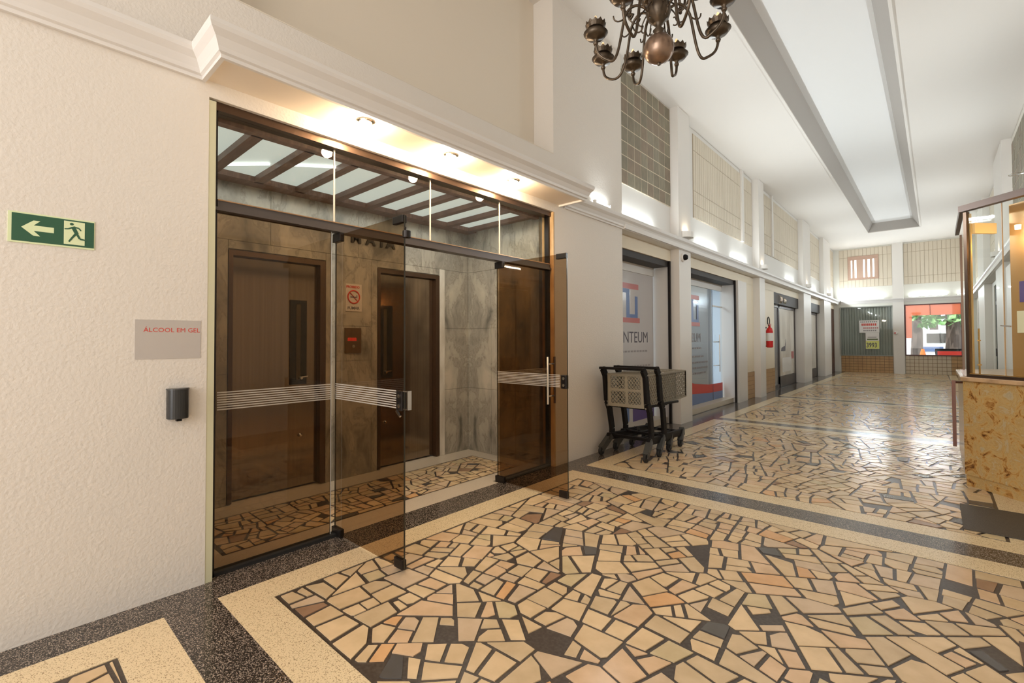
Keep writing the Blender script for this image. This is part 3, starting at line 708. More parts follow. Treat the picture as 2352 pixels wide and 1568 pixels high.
limb((.284, 1.940), (.270, 1.918), .005, .004); limb((.270, 1.918), (.258, 1.897), .004, .003)
limb((.287, 1.938), (.298, 1.915), .005, .004); limb((.298, 1.915), (.322, 1.911), .004, .003)
k.build('running_figure', green, t)
t = thing('gel_sign', (XW, .67, 1.305), 'pale grey paper notice reading ALCOOL EM GEL above the black dispenser', 'sign')
B(XW, XW+.002, .52, .823, 1.308, 1.523).build('sheet', greypaper, t)
text('ÁLCOOL EM GEL', .034, ML, (XW+.002, .556, 1.456), redp, t, 'lettering', ext=.0004, squeeze=1.02)
t = thing('gel_dispenser', (XW, .715, .97), 'black wall-mounted hand gel dispenser beside the lobby entrance', 'dispenser')
n = 14; pts = [(.0, -.052)]+[(.062*math.sin(PI*i/n)**.6 if 0 < i < n else .0, -.052*math.cos(PI*i/n)) for i in range(1, n)]+[(.0, .052)]
MB().prism(pts, 0, .165, Matrix.Translation((XW, .712, .975))).build('body', mat('dispenser_black', (.028, .028, .028), .22), t, bevel=.003)
MB().prism([(p[0]*1.03+.0, p[1]*1.03) for p in pts], .16, .168, Matrix.Translation((XW, .712, .975))).build('lid', mat('dispenser_lid', (.045, .045, .045), .3), t)
B(XW+.02, XW+.05, .70, .724, .963, .975).build('nozzle', blackp, t)
t = B(XG+.01, XG+.03, .877, .893, 1.70, 1.715).build('latch_stub', chrome); tag(t, 'tiny chrome latch on the cream trim at the left edge of the glass front', 'latch')

# ------------------------------------------------------------------ shop fronts 1 and 2
rm = MB(); rm.box(-6.6, -6.5, 5.8, 12.6, 0, 3.0); rm.box(-6.5, -3.62, 5.70, 5.79, 0, 3.0); rm.box(-6.5, -3.62, 12.58, 12.7, 0, 3.0); rm.box(-6.6, -3.6, 5.7, 12.7, 2.9, 3.0); rm.box(-6.6, -3.6, 5.7, 12.7, -.1, .09)
struct('wall_shop', rm, roomw, 'white interior walls of the shop behind the printed glass', 'wall')
l = bpy.data.lights.new('shop_ceiling_light', 'AREA'); l.shape = 'RECTANGLE'; l.size = 1.5; l.size_y = 5; l.energy = 75; l.color = (.86, .95, 1)
lo_ = bpy.data.objects.new('shop_ceiling_light', l); C.objects.link(lo_); lo_.location = (-5.0, 9.4, 2.85)
def shopfront(y0, y1, lab, mode):
    t = thing('shopfront', (-3.62, (y0+y1)/2, 0), lab, 'shop front', 'shop fronts on the left wall')
    B(-3.70, -3.40, y0, y1, 0, .10).build('sill', mat('pale_sill', (.62, .54, .42), .35), t)
    k = MB(); k.box(-3.66, XR-.001, y1-.02, y1, .10, 2.735); k.box(-3.66, XR-.001, y0, y0+.02, .10, 2.735); k.build('reveal', white, t)
    k = MB(); k.box(XR-.03, XR+.01, y1-.055, y1-.015, 0, 2.735); k.build('shutter_guide', blackm, t)
    B(-3.60, XR-.03, y0+.02, y1-.055, 2.64, 2.735).build('shutter_box', shutterm, t)
    k = MB(); k.box(-3.64, -3.60, y0+.02, y1-.05, 2.50, 2.64); k.build('top_rail', white, t)
    return t
t = shopfront(5.79, 7.72, 'shop front with white printed window film, right behind the shopping carts', 1)
B(-3.625, -3.615, 5.82, 7.66, .10, 2.52).build('printed_film', filmw, t)
X = -3.6145
def rectX(mb, y0, y1, z0, z1, X=X): mb.box(X, X+.001, y0, y1, z0, z1)
def logo(t, y0, zt, s, X=X, clipy=None):
    """red lintel and base with a blue block carved by upright bars; origin is the left end of the top bar"""
    q = MB(); q.box(X, X+.001, y0, y0+.78*s, zt-.09*s, zt); q.box(X, X+.001, y0+.18*s, y0+.82*s, zt-.64*s, zt-.56*s); q.build('logo_red', redpale, t)
    q = MB(); q.box(X, X+.001, y0+.10*s, y0+.47*s, zt-.16*s, zt-.092*s); q.box(X, X+.001, y0+.10*s, y0+.17*s, zt-.47*s, zt-.16*s)
    q.box(X, X+.001, y0+.36*s, y0+.47*s, zt-.50*s, zt-.16*s); q.box(X, X+.001, y0+.65*s, y0+.75*s, zt-.50*s, zt-.20*s); q.box(X, X+.001, y0+.36*s, y0+.75*s, zt-.558*s, zt-.50*s); q.build('logo_blue', bluep, t)
    q = MB(); q.box(X, X+.001, y0+.02*s, y0+.098*s, zt-.44*s, zt-.092*s); q.build('logo_purple', purp, t)
logo(t, 6.36, 2.31, .98)
text('NTEUM', .255, ML, (X, 6.60, 1.365), greyp, t, 'lettering', squeeze=1.0, ext=.0005)
for z, a, b in ((1.21, 6.55, 7.35), (.97, 6.55, 7.5), (.90, 6.5, 7.2), (.83, 6.7, 7.6)):
    q = MB(); y = a
    while y < b: q.box(X, X+.001, y, y+.07, z, z+.028); y += .10
    tag(q.build('small_print', midp, t), kind='stuff')
q = MB(); q.prism([(6.9, .10), (7.66, .10), (7.66, .58), (7.2, .50), (6.9, .40)], 0, .001, Matrix.Translation((X, 0, 0)) @ ML); q.build('purple_field', purp, t)
rectX(MB(), 0, 0, 0, 0)
q = MB(); rectX(q, 6.62, 6.78, .42, .62); q.build('red_patch', redp, t); q = MB(); rectX(q, 6.62, 6.78, .12, .42); q.build('blue_patch', bluep, t)
t = shopfront(8.22, 11.22, 'shop front with printed glass door and red and blue foot band', 2)
B(-3.623, -3.617, 8.25, 11.17, .10, 2.50).build('glass_pane', gshop, t)
B(-3.630, -3.6235, 8.25, 10.55, .10, 2.50).build('printed_film', filmw, t)
q = MB(); q.prism([(8.25, .10), (11.17, .10), (11.17, .26), (10.4, .27), (8.25, .38)], 0, .001, Matrix.Translation((X, 0, 0)) @ ML); q.build('blue_band', bluep, t)
q = MB(); q.prism([(8.25, .38), (10.4, .27), (11.17, .26), (11.17, .44), (10.3, .45), (9.5, .52), (8.25, .80)], 0, .001, Matrix.Translation((X, 0, 0)) @ ML); q.build('red_band', redp, t)
logo(t, 9.02, 2.31, .98, X)
text('NTEUM', .255, ML, (X, 9.02, 1.365), midp, t, 'lettering', squeeze=1.0, ext=.0005)
for z, b in ((1.22, 9.9), (1.05, 9.95), (.93, 10.2), (.82, 10.25), (.71, 10.1)):
    q = MB(); y = 9.2
    while y < b: q.box(X, X+.001, y, y+.09, z, z+.034); y += .12
    tag(q.build('small_print', midp, t), kind='stuff')
B(X, X+.004, 10.545, 10.56, .10, 2.50).build('door_joint', greyp, t)
q = MB(); q.tube([(-3.57, 10.86, .70), (-3.57, 10.86, 1.52)], .014); q.tube([(-3.62, 10.62, 1.36), (-3.57, 10.86, 1.36)], .010); q.tube([(-3.62, 10.62, .84), (-3.57, 10.86, .84)], .010); q.build('door_handle', chrome, t)
B(-3.63, -3.60, 10.56, 11.17, 2.13, 2.16).build('door_rail', white, t)

# ------------------------------------------------------------------ shops 3, 4 and far-left door
def framed(y0, y1, lab, posters):
    t = thing('shopfront', (-3.45, (y0+y1)/2, 0), lab, 'shop front', 'shop fronts on the left wall')
    B(-3.60, XR-.01, y0, y1, 2.42, 2.735).build('shutter_box', shutterm, t)
    ym = y0+(y1-y0)*.30
    k = MB()
    for a, b in ((y0, y0+.09), (ym, ym+.11), (y1-.09, y1)): k.box(-3.47, -3.42, a, b, 0, 2.42)
    k.box(-3.47, -3.42, y0, y1, 2.34, 2.42); k.box(-3.47, -3.42, y0, ym, 0, .10); k.box(-3.47, -3.42, ym, y1, 0, .32); k.build('door_frame', mat('dark_brown_frame', (.065, .05, .045), .4), t)
    B(-3.450, -3.444, y0+.09, ym, .10, 2.34).build('door_glass', mat('greyish_glass', (.22, .22, .23), .08), t)
    B(-3.450, -3.444, ym+.11, y1-.09, .32, 2.34).build('poster_glass', mat('poster_paper', (.84, .79, .70), .15, noise=(1.6, .42, .62, (.62, .56, .48), 3, (1, 1.2, .35))), t)
    if posters:
        k = MB(); k.box(-3.443, -3.441, ym+.5, ym+1.7, .42, .86); k.build('paper_notice', paper, t)
        k = MB(); k.prism([(ym+.35, 1.06), (ym+.9, 1.06), (ym+.95, 1.42), (ym+.85, 1.22), (ym+.4, 1.16)], 0, .002, Matrix.Translation((-3.443, 0, 0)) @ ML); k.build('dark_figure_print', greyp, t)
        k = MB(); k.box(-3.443, -3.441, y1-.55, y1-.2, .80, 1.03); k.build('red_print_patch', redpale, t)
    k = MB(); k.box(-3.42, -3.39, y0+.05, y0+.065, 1.02, 1.16); k.build('door_handle', chrome, t)
    B(-3.7, -3.5, y0, y1, 0, 2.7).build('dark_backing', roomd, t)
    return t
t = framed(14.57, 17.75, 'dark-framed shop doors with posters just past the fire extinguisher', True)
k = MB(); k.lathe([(.16, 0), (.16, .25)], (-3.42, 15.1, 2.57), n=16, axis=Matrix.Rotation(-PI/2, 3, 'X')); k.lathe([(.12, 0), (.12, .3)], (-3.42, 15.7, 2.56), n=16, axis=Matrix.Rotation(-PI/2, 3, 'X')); k.build('shutter_motor', chrome, t)
framed(18.95, 21.55, 'dark-framed shop front between the last two left pillars', False)
t = thing('door_3', (XR, 24.0, 0), 'dark brown door in the far left corner of the corridor', 'door', kind='structure')
B(-3.55, XR-.02, 23.1, YE, 0, 2.735).build('door_leaf', woodd, t); k = MB(); k.box(XR-.02, XR, 23.1, 23.2, 0, 2.735); k.box(XR-.02, XR, 24.85, 24.98, 0, 2.735); k.build('door_frame', woodd, t)

# fire extinguisher on the wall
t = thing('fire_extinguisher', (-3.30, 13.78, 1.2), 'red fire extinguisher hanging on the cream wall past the second slim pillar', 'fire extinguisher')
k = MB(); k.lathe([(.06, 0), (.082, .015), (.082, .43), (.06, .50), (.028, .53), (.028, .56)], (-3.215, 13.62, 1.20), n=18); k.build('cylinder', extred, t, smooth=False)
k = MB(); k.lathe([(.0835, .17), (.0835, .38)], (-3.215, 13.62, 1.20), n=18); k.build('label_band', paper, t)
k = MB(); k.box(-3.24, -3.19, 13.56, 13.68, 1.76, 1.785); k.box(-3.235, -3.195, 13.55, 13.72, 1.80, 1.815); k.build('valve_lever', extred, t)
k = MB(); k.tube([(-3.215, 13.53+.10*math.sin(a), 1.88-.11*math.cos(a)) for a in [i*2*PI/16 for i in range(15)]], .013, 6); k.build('hose', rubber, t)
B(XR, -3.285, 13.60, 13.64, 1.70, 1.74).box(XR, -3.29, 13.58, 13.66, 1.22, 1.25).build('wall_bracket', blackm, t)
t = B(XR, XR+.012, 13.32, 13.46, 2.0, 2.28).build('extinguisher_tag', cream); tag(t, 'small cream plate on the wall above the fire extinguisher', 'plate')

# ------------------------------------------------------------------ end wall
ew = MB(); ew.box(-3.6, RR+.3, YE, YE+.2, 2.81, ZC); ew.box(-3.6, -3.10, YE, YE+.2, 0, 2.81); ew.box(-3.10, -1.30, YE, YE+.2, 0, .70); ew.box(-1.30, -.91, YE, YE+.2, 0, 2.81)
ew.box(-.91, .76, YE, YE+.2, 0, .74); ew.box(.76, RR+.3, YE, YE+.2, 0, 2.81)
wall_end = struct('wall_end', ew, mat('end_wall_paint', (.72, .70, .63), .55), 'end wall of the corridor with two shop windows', 'wall', origin=(-1, YE, 0))
B(-1.28, -.935, YE-.16, YE, 0, ZC).build('pillar', white, wall_end)
k = MB(); sweep([(-3.06, YE), (-1.28, YE)], k); sweep([(-.935, YE), (RW, YE)], k); sweep([(-1.28, YE-.16), (-.935, YE-.16)], k)
struct('trim_3', k, molding, 'white moulded cornice across the end wall', 'cornice')
def endgrid(x0, x1, z0, z1, cw, rows, name, mt, mg, y=YE, depth=.012, kind='stuff'):
    B(x0, x1, y-.006, y, z0, z1).build(name+'_backing', mg, wall_end)
    st = MB(); nx = max(1, round((x1-x0)/cw)); dx = (x1-x0)/nx
    for i in range(nx):
        for a, b in zip(rows[:-1], rows[1:]): st.box(x0+i*dx+.006, x0+(i+1)*dx-.006, y-.006-depth, y-.006, a+.008, b-.008)
    tag(st.build(name, mt, wall_end), kind=kind)
R4 = [3.64, 3.95, 4.95, 5.30]
endgrid(-3.10, -2.79, R4[0], R4[-1], .125, R4, 'fluted_tiles', slatm, slatg)
endgrid(-1.73, -1.30, R4[0], R4[-1], .125, R4, 'fluted_tiles', slatm, slatg)
endgrid(-2.79, -1.73, R4[0], R4[1]+.02, .125, [3.64, 3.97], 'fluted_tiles', slatm, slatg)
endgrid(-2.79, -1.73, 4.98, 5.30, .125, [4.98, 5.30], 'fluted_tiles', slatm, slatg)
endgrid(-.92, RW-.02, R4[0], R4[-1], .125, R4, 'fluted_tiles', slatm, slatg)
# louvred vent window high in the end wall
t = thing('window_4', (-2.26, YE, 3.97), 'small brown louvred window high in the end wall with daylight through its slats', 'window', kind='structure')
k = MB(); k.box(-2.79, -2.74, YE-.04, YE, 3.97, 4.98); k.box(-1.78, -1.73, YE-.04, YE, 3.97, 4.98); k.box(-2.74, -1.78, YE-.04, YE, 3.97, 4.05); k.box(-2.74, -1.78, YE-.04, YE, 4.82, 4.98); k.build('window_frame', mat('pinkish_wood', (.50, .33, .25), .5), t)
B(-2.74, -1.78, YE-.006, YE-.002, 4.05, 4.82).build('lit_opening', mat('daylight_glass', (1, 1, 1), .3, emit=(1, .97, .9), es=1.6), t)
xs = [-2.74, -2.66, -2.60, -2.52, -2.30, -2.22, -2.14, -2.05, -1.96, -1.90]
for a, b in ((-2.74, -2.68), (-2.63, -2.55), (-2.48, -2.25), (-2.19, -2.10), (-2.02, -1.93), (-1.87, -1.78)): B(a, b, YE-.035, YE-.008, 4.05, 4.82).build('window_slat', mat('pinkish_slat', (.55, .38, .29), .5), t)
# wainscots under the windows
rws = [i*.70/6 for i in range(7)]
endgrid(-3.08, -1.30, 0, .70, .15, rws, 'wainscot_tiles', tilebrown, groutbr, depth=.008)
rws = [i*.74/5 for i in range(6)]
endgrid(-.92, .45, 0, .74, .14, rws, 'wainscot_tiles', tilebeige, groutbr, depth=.008)
endgrid(.45, .78, 0, .74, .14, rws, 'wainscot_tiles', tilebrown, groutbr, depth=.008)
# left window: grey roller grille with posters
t = thing('window_2', (-2.2, YE, .70), 'dark shop window with a grey grille and two paper notices in the end wall', 'window', kind='structure')
k = MB(); k.box(-3.10, -3.06, YE-.04, YE+.02, .70, 2.81); k.box(-3.06, -1.30, YE-.04, YE+.02, .70, .74); k.box(-3.06, -1.30, YE-.04, YE+.02, 2.77, 2.81); k.build('window_frame', mat('grey_green_frame', (.30, .31, .27), .4), t)
B(-3.06, -1.30, YE+.02, YE+.03, .74, 2.77).build('window_pane', gclear, t)
B(-3.10, -1.30, YE+.12, YE+.14, .70, 2.81).build('grille_backing', mat('grey_shutter', (.21, .225, .20), .35), t)
k = MB(); x = -3.05
while x < -1.33: k.box(x, x+.05, YE+.09, YE+.12, .74, 2.77); x += .095
tag(k.build('grille_bars', greyroll, t), kind='stuff')
def notice(x0, x1, z0, z1, lab, m): 
    q = thing('paper_notice', ((x0+x1)/2, YE, z0), lab, 'notice'); B(x0, x1, YE-.044, YE-.041, z0, z1).build('sheet', m, q); return q
q = notice(-2.42, -1.74, 1.69, 2.21, 'white notice with rows of red lettering on the dark end window', paper)
for z, m_, a, b in ((2.12, midp, -2.38, -1.82), (1.98, redp, -2.34, -1.84), (1.86, redpale, -2.28, -1.80), (1.75, midp, -2.28, -1.84)):
    k = MB(); x = a
    while x < b: k.box(x, x+.045, YE-.0455, YE-.0441, z, z+(.10 if z == 1.98 else .055)); x += .065
    tag(k.build('print_row', m_, q), kind='stuff')
q = notice(-2.21, -1.75, 1.00, 1.685, 'yellow-green notice with large digits hanging below the red-lettered one', paper)
B(-2.205, -1.755, YE-.0455, YE-.0441, 1.005, 1.34).build('yellow_field', yellow, q)
B(-2.16, -1.80, YE-.0455, YE-.0441, 1.38, 1.43).build('green_line', mat('olive_print', (.12, .16, .05), .4), q)
B(-2.14, -1.84, YE-.0455, YE-.0441, 1.48, 1.51).build('grey_line', midp, q)
text('3993', .27, MF, (-2.19, YE-.0462, 1.07), greyp, q, 'lettering', squeeze=.68, ext=.0005, bold=.004)
# right window: orange film, street beyond
t = thing('window_3', (-.08, YE, .74), 'wide shop window framed in orange film, looking out on the bright street', 'window', kind='structure')
k = MB(); k.box(-.92, -.885, YE-.05, YE+.02, .74, 2.81); k.box(.74, .775, YE-.05, YE+.02, .74, 2.81); k.box(-.885, .74, YE-.05, YE+.02, .74, .78); k.box(-.885, .74, YE-.05, YE+.02, 2.77, 2.81); k.build('window_frame', mat('dark_red_frame', (.10, .03, .03), .4), t)
B(-.885, .74, YE+.01, YE+.016, .78, 2.77).build('window_pane', gclear, t)
k = MB(); k.box(-.885, .74, YE+.017, YE+.02, 2.36, 2.77); k.box(-.885, -.70, YE+.017, YE+.02, 1.45, 2.36); k.build('orange_film', orangep, t)
B(-.15, -.135, YE-.02, YE+.01, 2.36, 2.77).build('film_joint', mat('dark_red_frame', (0, 0, 0)), t)
k = MB(); k.box(.05, .74, YE+.017, YE+.02, .78, .93); k.build('red_film', mat('red_film', (.8, .05, .04), .3, emit=(1, .05, .03), es=.25), t)
# the street behind it
struct('ground_street', B(-8, 8, YE+.2, YE+22, -.12, -.02), pave, 'bright pavement of the street beyond the end window', 'pavement')
t = thing('traffic_cone', (-.42, YE+2.2, -.02), 'orange traffic cone standing outside the end window', 'cone')
k = MB(); k.lathe([(.30, .07), (.24, .14), (.05, 1.0)], (-.42, YE+2.2, -.02), n=16); k.build('cone_body', conem, t); B(-.76, -.08, YE+1.86, YE+2.54, -.02, .06).build('cone_foot', mat('cone_yellow', (.9, .6, .2), .5), t)
def tree(x, y, r, h, lab, crown):
    t = thing('street_tree', (x, y, -.02), lab, 'tree'); MB().tube([(x, y, -.02), (x+.05, y, h*.5), (x-.03, y, h)], [r*1.2, r, r*.8], 10).build('trunk', bark, t)
    k = MB(); rr = random.Random(int(abs(x)*100)+5)
    for i in range(260):
        c = Vector((x+rr.uniform(-crown, crown), y+rr.uniform(-crown*.5, crown*.5), h*.62+rr.uniform(0, crown*1.3))); u = Vector((rr.uniform(-1, 1), rr.uniform(-1, 1), rr.uniform(-1, 1))).normalized()*.2; v = u.orthogonal().normalized()*.13
        k.add([c-u, c-v, c+u, c+v], [(0, 1, 2, 3)])
    tag(k.build('foliage', leaves, t), kind='stuff')
tree(-.72, YE+6, .22, 3.6, 'grey-trunked tree outside, nearest the left edge of the orange window', 2.2)
tree(.55, YE+3.2, .26, 3.2, 'dark thick tree trunk outside at the right of the orange window', 1.3)
tree(-.1, YE+12, .2, 3.8, 'far tree outside in the middle of the orange window', 3.2)
t = thing('parked_van', (.0, YE+9, -.02), 'white van with blue lettering band parked outside the end window', 'van')
k = MB(); k.prism([(-1.2, .35), (1.6, .35), (1.6, 1.9), (-.5, 1.9), (-.9, 1.25), (-1.2, 1.1)], 0, 1.6, Matrix.Translation((.0, YE+10, 0)) @ MF); k.build('van_body', vanw, t)
B(-.6, .3, YE+8.38, YE+8.40, .75, 1.0).build('blue_stripe', bluep, t); B(-.35, .9, YE+8.38, YE+8.40, 1.2, 1.7).build('side_window', darkglass, t)
for x in (-.6, 1.0):
    MB().lathe([(.33, 0), (.33, .2)], (x, YE+8.6, .31), n=16, axis=Matrix.Rotation(PI/2, 3, 'X')).build('wheel', rubber, t)
t = thing('street_bin', (.25, YE+1.7, -.02), 'dark grey waste container outside, right of the traffic cone', 'bin')
k = MB(); k.prism([(.0, .0), (.62, .0), (.70, .95), (.35, 1.0), (-.08, .95)], 0, .5, Matrix.Translation((.05, YE+1.9, -.02)) @ MF); k.build('bin_body', mat('bin_grey', (.10, .085, .08), .5), t); B(-.02, .78, YE+1.38, YE+1.92, .93, 1.0).build('bin_lid', blackp, t)
tube_light(YE-.10, -2.72, -1.52, 3.106, 'x', 'fluorescent tube light on the end wall cornice above the dark grille window')
tube_light(YE-.10, -.80, .40, 3.106, 'x', 'fluorescent tube light on the end wall cornice above the orange window')
tube_light(YE-.10, .62, .98, 3.106, 'x', 'short fluorescent tube light at the right end of the end wall cornice')
t = thing('wall_bell', (-1.22, YE-.16, 1.62), 'small round white and red call bell on the end wall pillar', 'bell')
MB().lathe([(.07, 0), (.07, .03), (.05, .05)], (-1.20, YE-.16, 1.66), axis=Matrix.Rotation(PI/2, 3, 'X')).build('bell_body', paper, t); MB().lathe([(.03, .05), (.03, .065)], (-1.225, YE-.16, 1.66), axis=Matrix.Rotation(PI/2, 3, 'X')).build('bell_button', redp, t)

# ------------------------------------------------------------------ right wall
rw = MB(); rw.box(RR, RR+.3, Y0, YE, 2.80, ZC)
for a, b in ((Y0, 9.6), (12.2, 13.4), (15.1, 15.6), (17.9, 18.5), (24.2, YE)): rw.box(RR, RR+.3, a, b, 0, 2.80)
rw.box(RR+.25, RR+.3, 9.6, 24.2, 0, 2.8)
wall_right = struct('wall_right', rw, mat('right_wall_paint', (.72, .68, .61), .55), 'white right-hand wall of the corridor with recessed shop doors', 'wall', origin=(1.2, 10, 0))
for a, b in ((13.4, 15.1), (18.5, 20.9)): B(RW, RR, a, b, 0, ZC).build('pillar', white, wall_right)
B(RW+.02, RR, 12.35, 13.4, 0, 2.8).build('pillar', white, wall_right)
k = MB(); sweep([(RW, YE), (RW, Y0)], k); k.box(RW-.06, RR, Y0, YE, 2.93, 3.095)
struct('trim_4', k, molding, 'white moulded cornice along the right-hand wall', 'cornice')
tiled(wall_right, 8.4, 13.3, 3.66, 5.20, RR, -1, .215, 'wall_tile', single=False)
fluted(wall_right, 15.2, 18.4, 3.68, 5.26, RR, -1); fluted(wall_right, 21.0, 24.9, 3.68, 5.26, RR, -1)
t = thing('door_1', (RR, 16.75, 0), 'dark-framed door with pale green glass in the right-hand wall, seen through the kiosk', 'door', kind='structure')
k = MB(); k.box(RR+.02, RR+.1, 15.6, 15.72, 0, 2.8); k.box(RR+.02, RR+.1, 17.78, 17.9, 0, 2.8); k.box(RR+.02, RR+.1, 15.72, 17.78, 2.3, 2.4); k.build('door_frame', mat('dark_green_frame', (.06, .065, .05), .4), t)
B(RR+.05, RR+.07, 15.72, 17.78, 0, 2.3).build('door_glass', mat('pale_green_glass', (.38, .46, .40), .15), t); B(RR+.05, RR+.07, 15.72, 17.78, 2.4, 2.8).build('fanlight', mat('dark_fanlight', (.04, .08, .08), .1), t)
k = MB(); k.box(RR-.01, RR+.05, 17.6, 17.66, .95, 1.15); k.build('door_handle', blackm, t)
t = thing('door_2', (RR, 22.5, 0), 'grey-blue shop shutter far along the right-hand wall', 'shutter', kind='structure')
k = MB()
for i in range(18): k.box(RR+.06, RR+.09, 20.95, 24.2, i*.155, i*.155+.15)
tag(k.build('shutter_slats', mat('bluish_shutter', (.36, .37, .36), .4), t), kind='stuff')
B(RR+.05, RR+.08, 9.6, 12.2, 0, 2.8).build('wooden_panel', mat('reddish_brown_panel', (.36, .25, .18), .4), wall_right)
B(RR-.02, RR, 9.6, 12.3, 0, .12).build('skirting', shutterm, wall_right)
tube_light(RW+.10, 16.0, 17.2, 3.096, 'y', 'fluorescent tube light on the right-hand cornice seen through the kiosk glass')
tube_light(RW+.10, 11.2, 12.4, 3.096, 'y', 'fluorescent tube light on the right-hand cornice below the grey tiles')
tube_light(RW+.10, 21.2, 22.4, 3.096, 'y', 'fluorescent tube light on the right-hand cornice near the end wall')
tube_glow(RW+.10, 8.2, 3.18, 1.2, 'y', .8)      # the same tubes go on along this cornice, out of the frame
t = thing('wall_hoop', (RR-.2, 10.9, 4.0), 'small round metal hoop bracket high on the right-hand grey tiles', 'bracket')
k = MB(); k.tube([(RR-.20+.075*math.cos(i*2*PI/20), 10.9+.075*math.sin(i*2*PI/20), 4.02) for i in range(20)], .006, 6, closed=True); k.tube([(RR-.13, 10.9, 4.02), (RR-.03, 10.9, 4.02)], .006); k.lathe([(.03, 0), (.03, .03)], (RR-.045, 10.9, 4.02), axis=Matrix.Rotation(PI/2, 3, 'Y')); k.build('hoop', chrome, t)

# ------------------------------------------------------------------ ceiling with raised tray
cl = MB(); TX0, TX1, TY0, TY1 = -1.785, -.35, .0, 21.7
cl.box(-3.6, TX0, Y0, YE+.2, ZC, ZC+.12); cl.box(TX1, RR+.3, Y0, YE+.2, ZC, ZC+.12); cl.box(TX0, TX1, Y0, TY0, ZC, ZC+.12); cl.box(TX0, TX1, TY1, YE+.2, ZC, ZC+.12)
ceiling = struct('ceiling', cl, whitec, 'high white corridor ceiling with a long recessed tray', 'ceiling', origin=(-1, 10, ZC))
ZT = 5.67; a0, a1 = TX0+.135, TX1-.18
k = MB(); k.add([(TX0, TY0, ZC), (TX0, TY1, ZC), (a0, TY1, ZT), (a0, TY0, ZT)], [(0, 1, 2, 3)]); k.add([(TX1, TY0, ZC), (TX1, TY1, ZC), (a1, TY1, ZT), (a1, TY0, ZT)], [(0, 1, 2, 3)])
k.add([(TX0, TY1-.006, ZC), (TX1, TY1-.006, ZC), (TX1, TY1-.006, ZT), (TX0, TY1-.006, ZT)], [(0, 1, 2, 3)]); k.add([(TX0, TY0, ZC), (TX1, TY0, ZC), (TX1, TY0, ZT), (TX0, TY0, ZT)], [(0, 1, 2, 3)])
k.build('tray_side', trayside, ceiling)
B(TX0-.1, TX1+.1, TY0, TY1, ZT, ZT+.08).build('tray_top', mat('tray_white', (.78, .765, .74), .7), ceiling)
k = MB()
for a in ((TX0-.035, TX0, TY0, TY1+.035), (TX1, TX1+.035, TY0, TY1+.035), (TX0-.035, TX1+.035, TY1, TY1+.035)): k.box(*a, ZC-.02, ZC)
k.build('tray_lip', whitec, ceiling)

# ------------------------------------------------------------------ chandelier
BC = Vector((-1.07, 2.367, 2.949))
ch = thing('chandelier', BC, 'large aged brass chandelier with curling arms and a polished brown ball', 'chandelier')
k = MB(); k.lathe([(.0775*math.sin(PI*i/20)+.0005, -.0775*math.cos(PI*i/20)) for i in range(21)], BC, n=32); k.build('ball', brassball, ch, smooth=True)
k = MB(); k.lathe([(.003, -.089), (.009, -.086), (.006, -.081), (.012, -.076)], BC, n=14); k.build('finial', brass, ch, smooth=True)
k = MB(); k.lathe([(.03, .07), (.022, .085), (.03, .10), (.012, .12), (.03, .14), (.055, .165), (.066, .20), (.06, .235), (.04, .255), (.052, .27), (.052, .285), (.03, .30), (.022, .34), (.036, .36), (.05, .40), (.036, .44), (.018, .47), (.03, .50), (.02, .53), (.014, .56)], BC, n=24); k.build('body', brass, ch, smooth=True)
k = MB(); k.tube([BC+Vector((0, 0, .55)), Vector((BC.x, BC.y, ZT-.02))], .008, 8); k.lathe([(.06, -.03), (.05, -.06), (.012, -.09)], (BC.x, BC.y, ZT), n=16); k.build('hanging_rod', brass, ch)
def bez(P, n=14):
    out = []
    for s in range(0, len(P)-1, 3):
        a, b, c, d = [Vector(p) for p in P[s:s+4]]
        for i in range(n+(1 if s+3 >= len(P)-1 else 0)):
            t = i/n; out.append(a*(1-t)**3+b*3*t*(1-t)**2+c*3*t*t*(1-t)+d*t**3)
    return out
def arm(ang, R, z0, zp, sc=1.0, name='arm'):
    dirv = F0*math.cos(ang)+Rr*math.sin(ang)
    def P(r, z): return BC+dirv*r+Vector((0, 0, z))
    k = MB(); pts = bez([P(.05, z0), P(.10, z0+.06), P(.15, z0+.05), P(.175, z0-.02), P(.20, z0-.12), P(.21, zp-.17), P(R-.07, zp-.135), P(R-.02, zp-.11), P(R, zp-.09), P(R, zp-.02)])
    k.tube(pts, .0075*sc, 7)
    # curls
    k.tube(bez([P(.175, z0-.02), P(.20, z0-.05), P(.235, z0-.04), P(.235, z0-.005)], 8), .0042, 6)
    k.tube(bez([P(.16, z0-.01), P(.14, z0-.07), P(.10, z0-.07), P(.095, z0-.035)], 8), .0042, 6)
    k.tube(bez([P(.07, z0+.01), P(.12, z0-.03), P(.11, z0-.09), P(.08, z0-.075)], 8), .0038, 6)
    o = k.build(name, brass, ch, smooth=True)
    c = P(R, zp)
    k = MB(); k.lathe([(.010, -.045), (.014, -.035), (.008, -.022), (.016, -.012), (.048, -.002), (.066, .020), (.063, .021), (.042, .006), (.014, .004)], c, n=20); k.build('drip_pan', brass, ch, smooth=True)
    k = MB(); k.lathe([(.016, .004), (.014, .028), (.022, .036), (.044, .046), (.054, .066), (.052, .068), (.012, .055)], c, n=20)
    for i in range(12):
        a = 2*PI*i/12; q = c+Vector((.053*math.cos(a), .053*math.sin(a), .064)); u = Vector((-math.sin(a), math.cos(a), 0))*.013
        k.add([q-u, q+u, q+Vector((.004*math.cos(a), .004*math.sin(a), .014)), q+Vector((0, 0, -.004))], [(0, 1, 2), (0, 2, 3), (1, 3, 2), (0, 3, 1)])
    k.build('candle_cup', brass, ch)
    k = MB(); k.lathe([(.010, .055), (.010, .075), (.008, .08), (.010, .095), (.006, .112), (.001, .12)], c, n=10); k.build('candle_bulb', flame, ch, smooth=True)
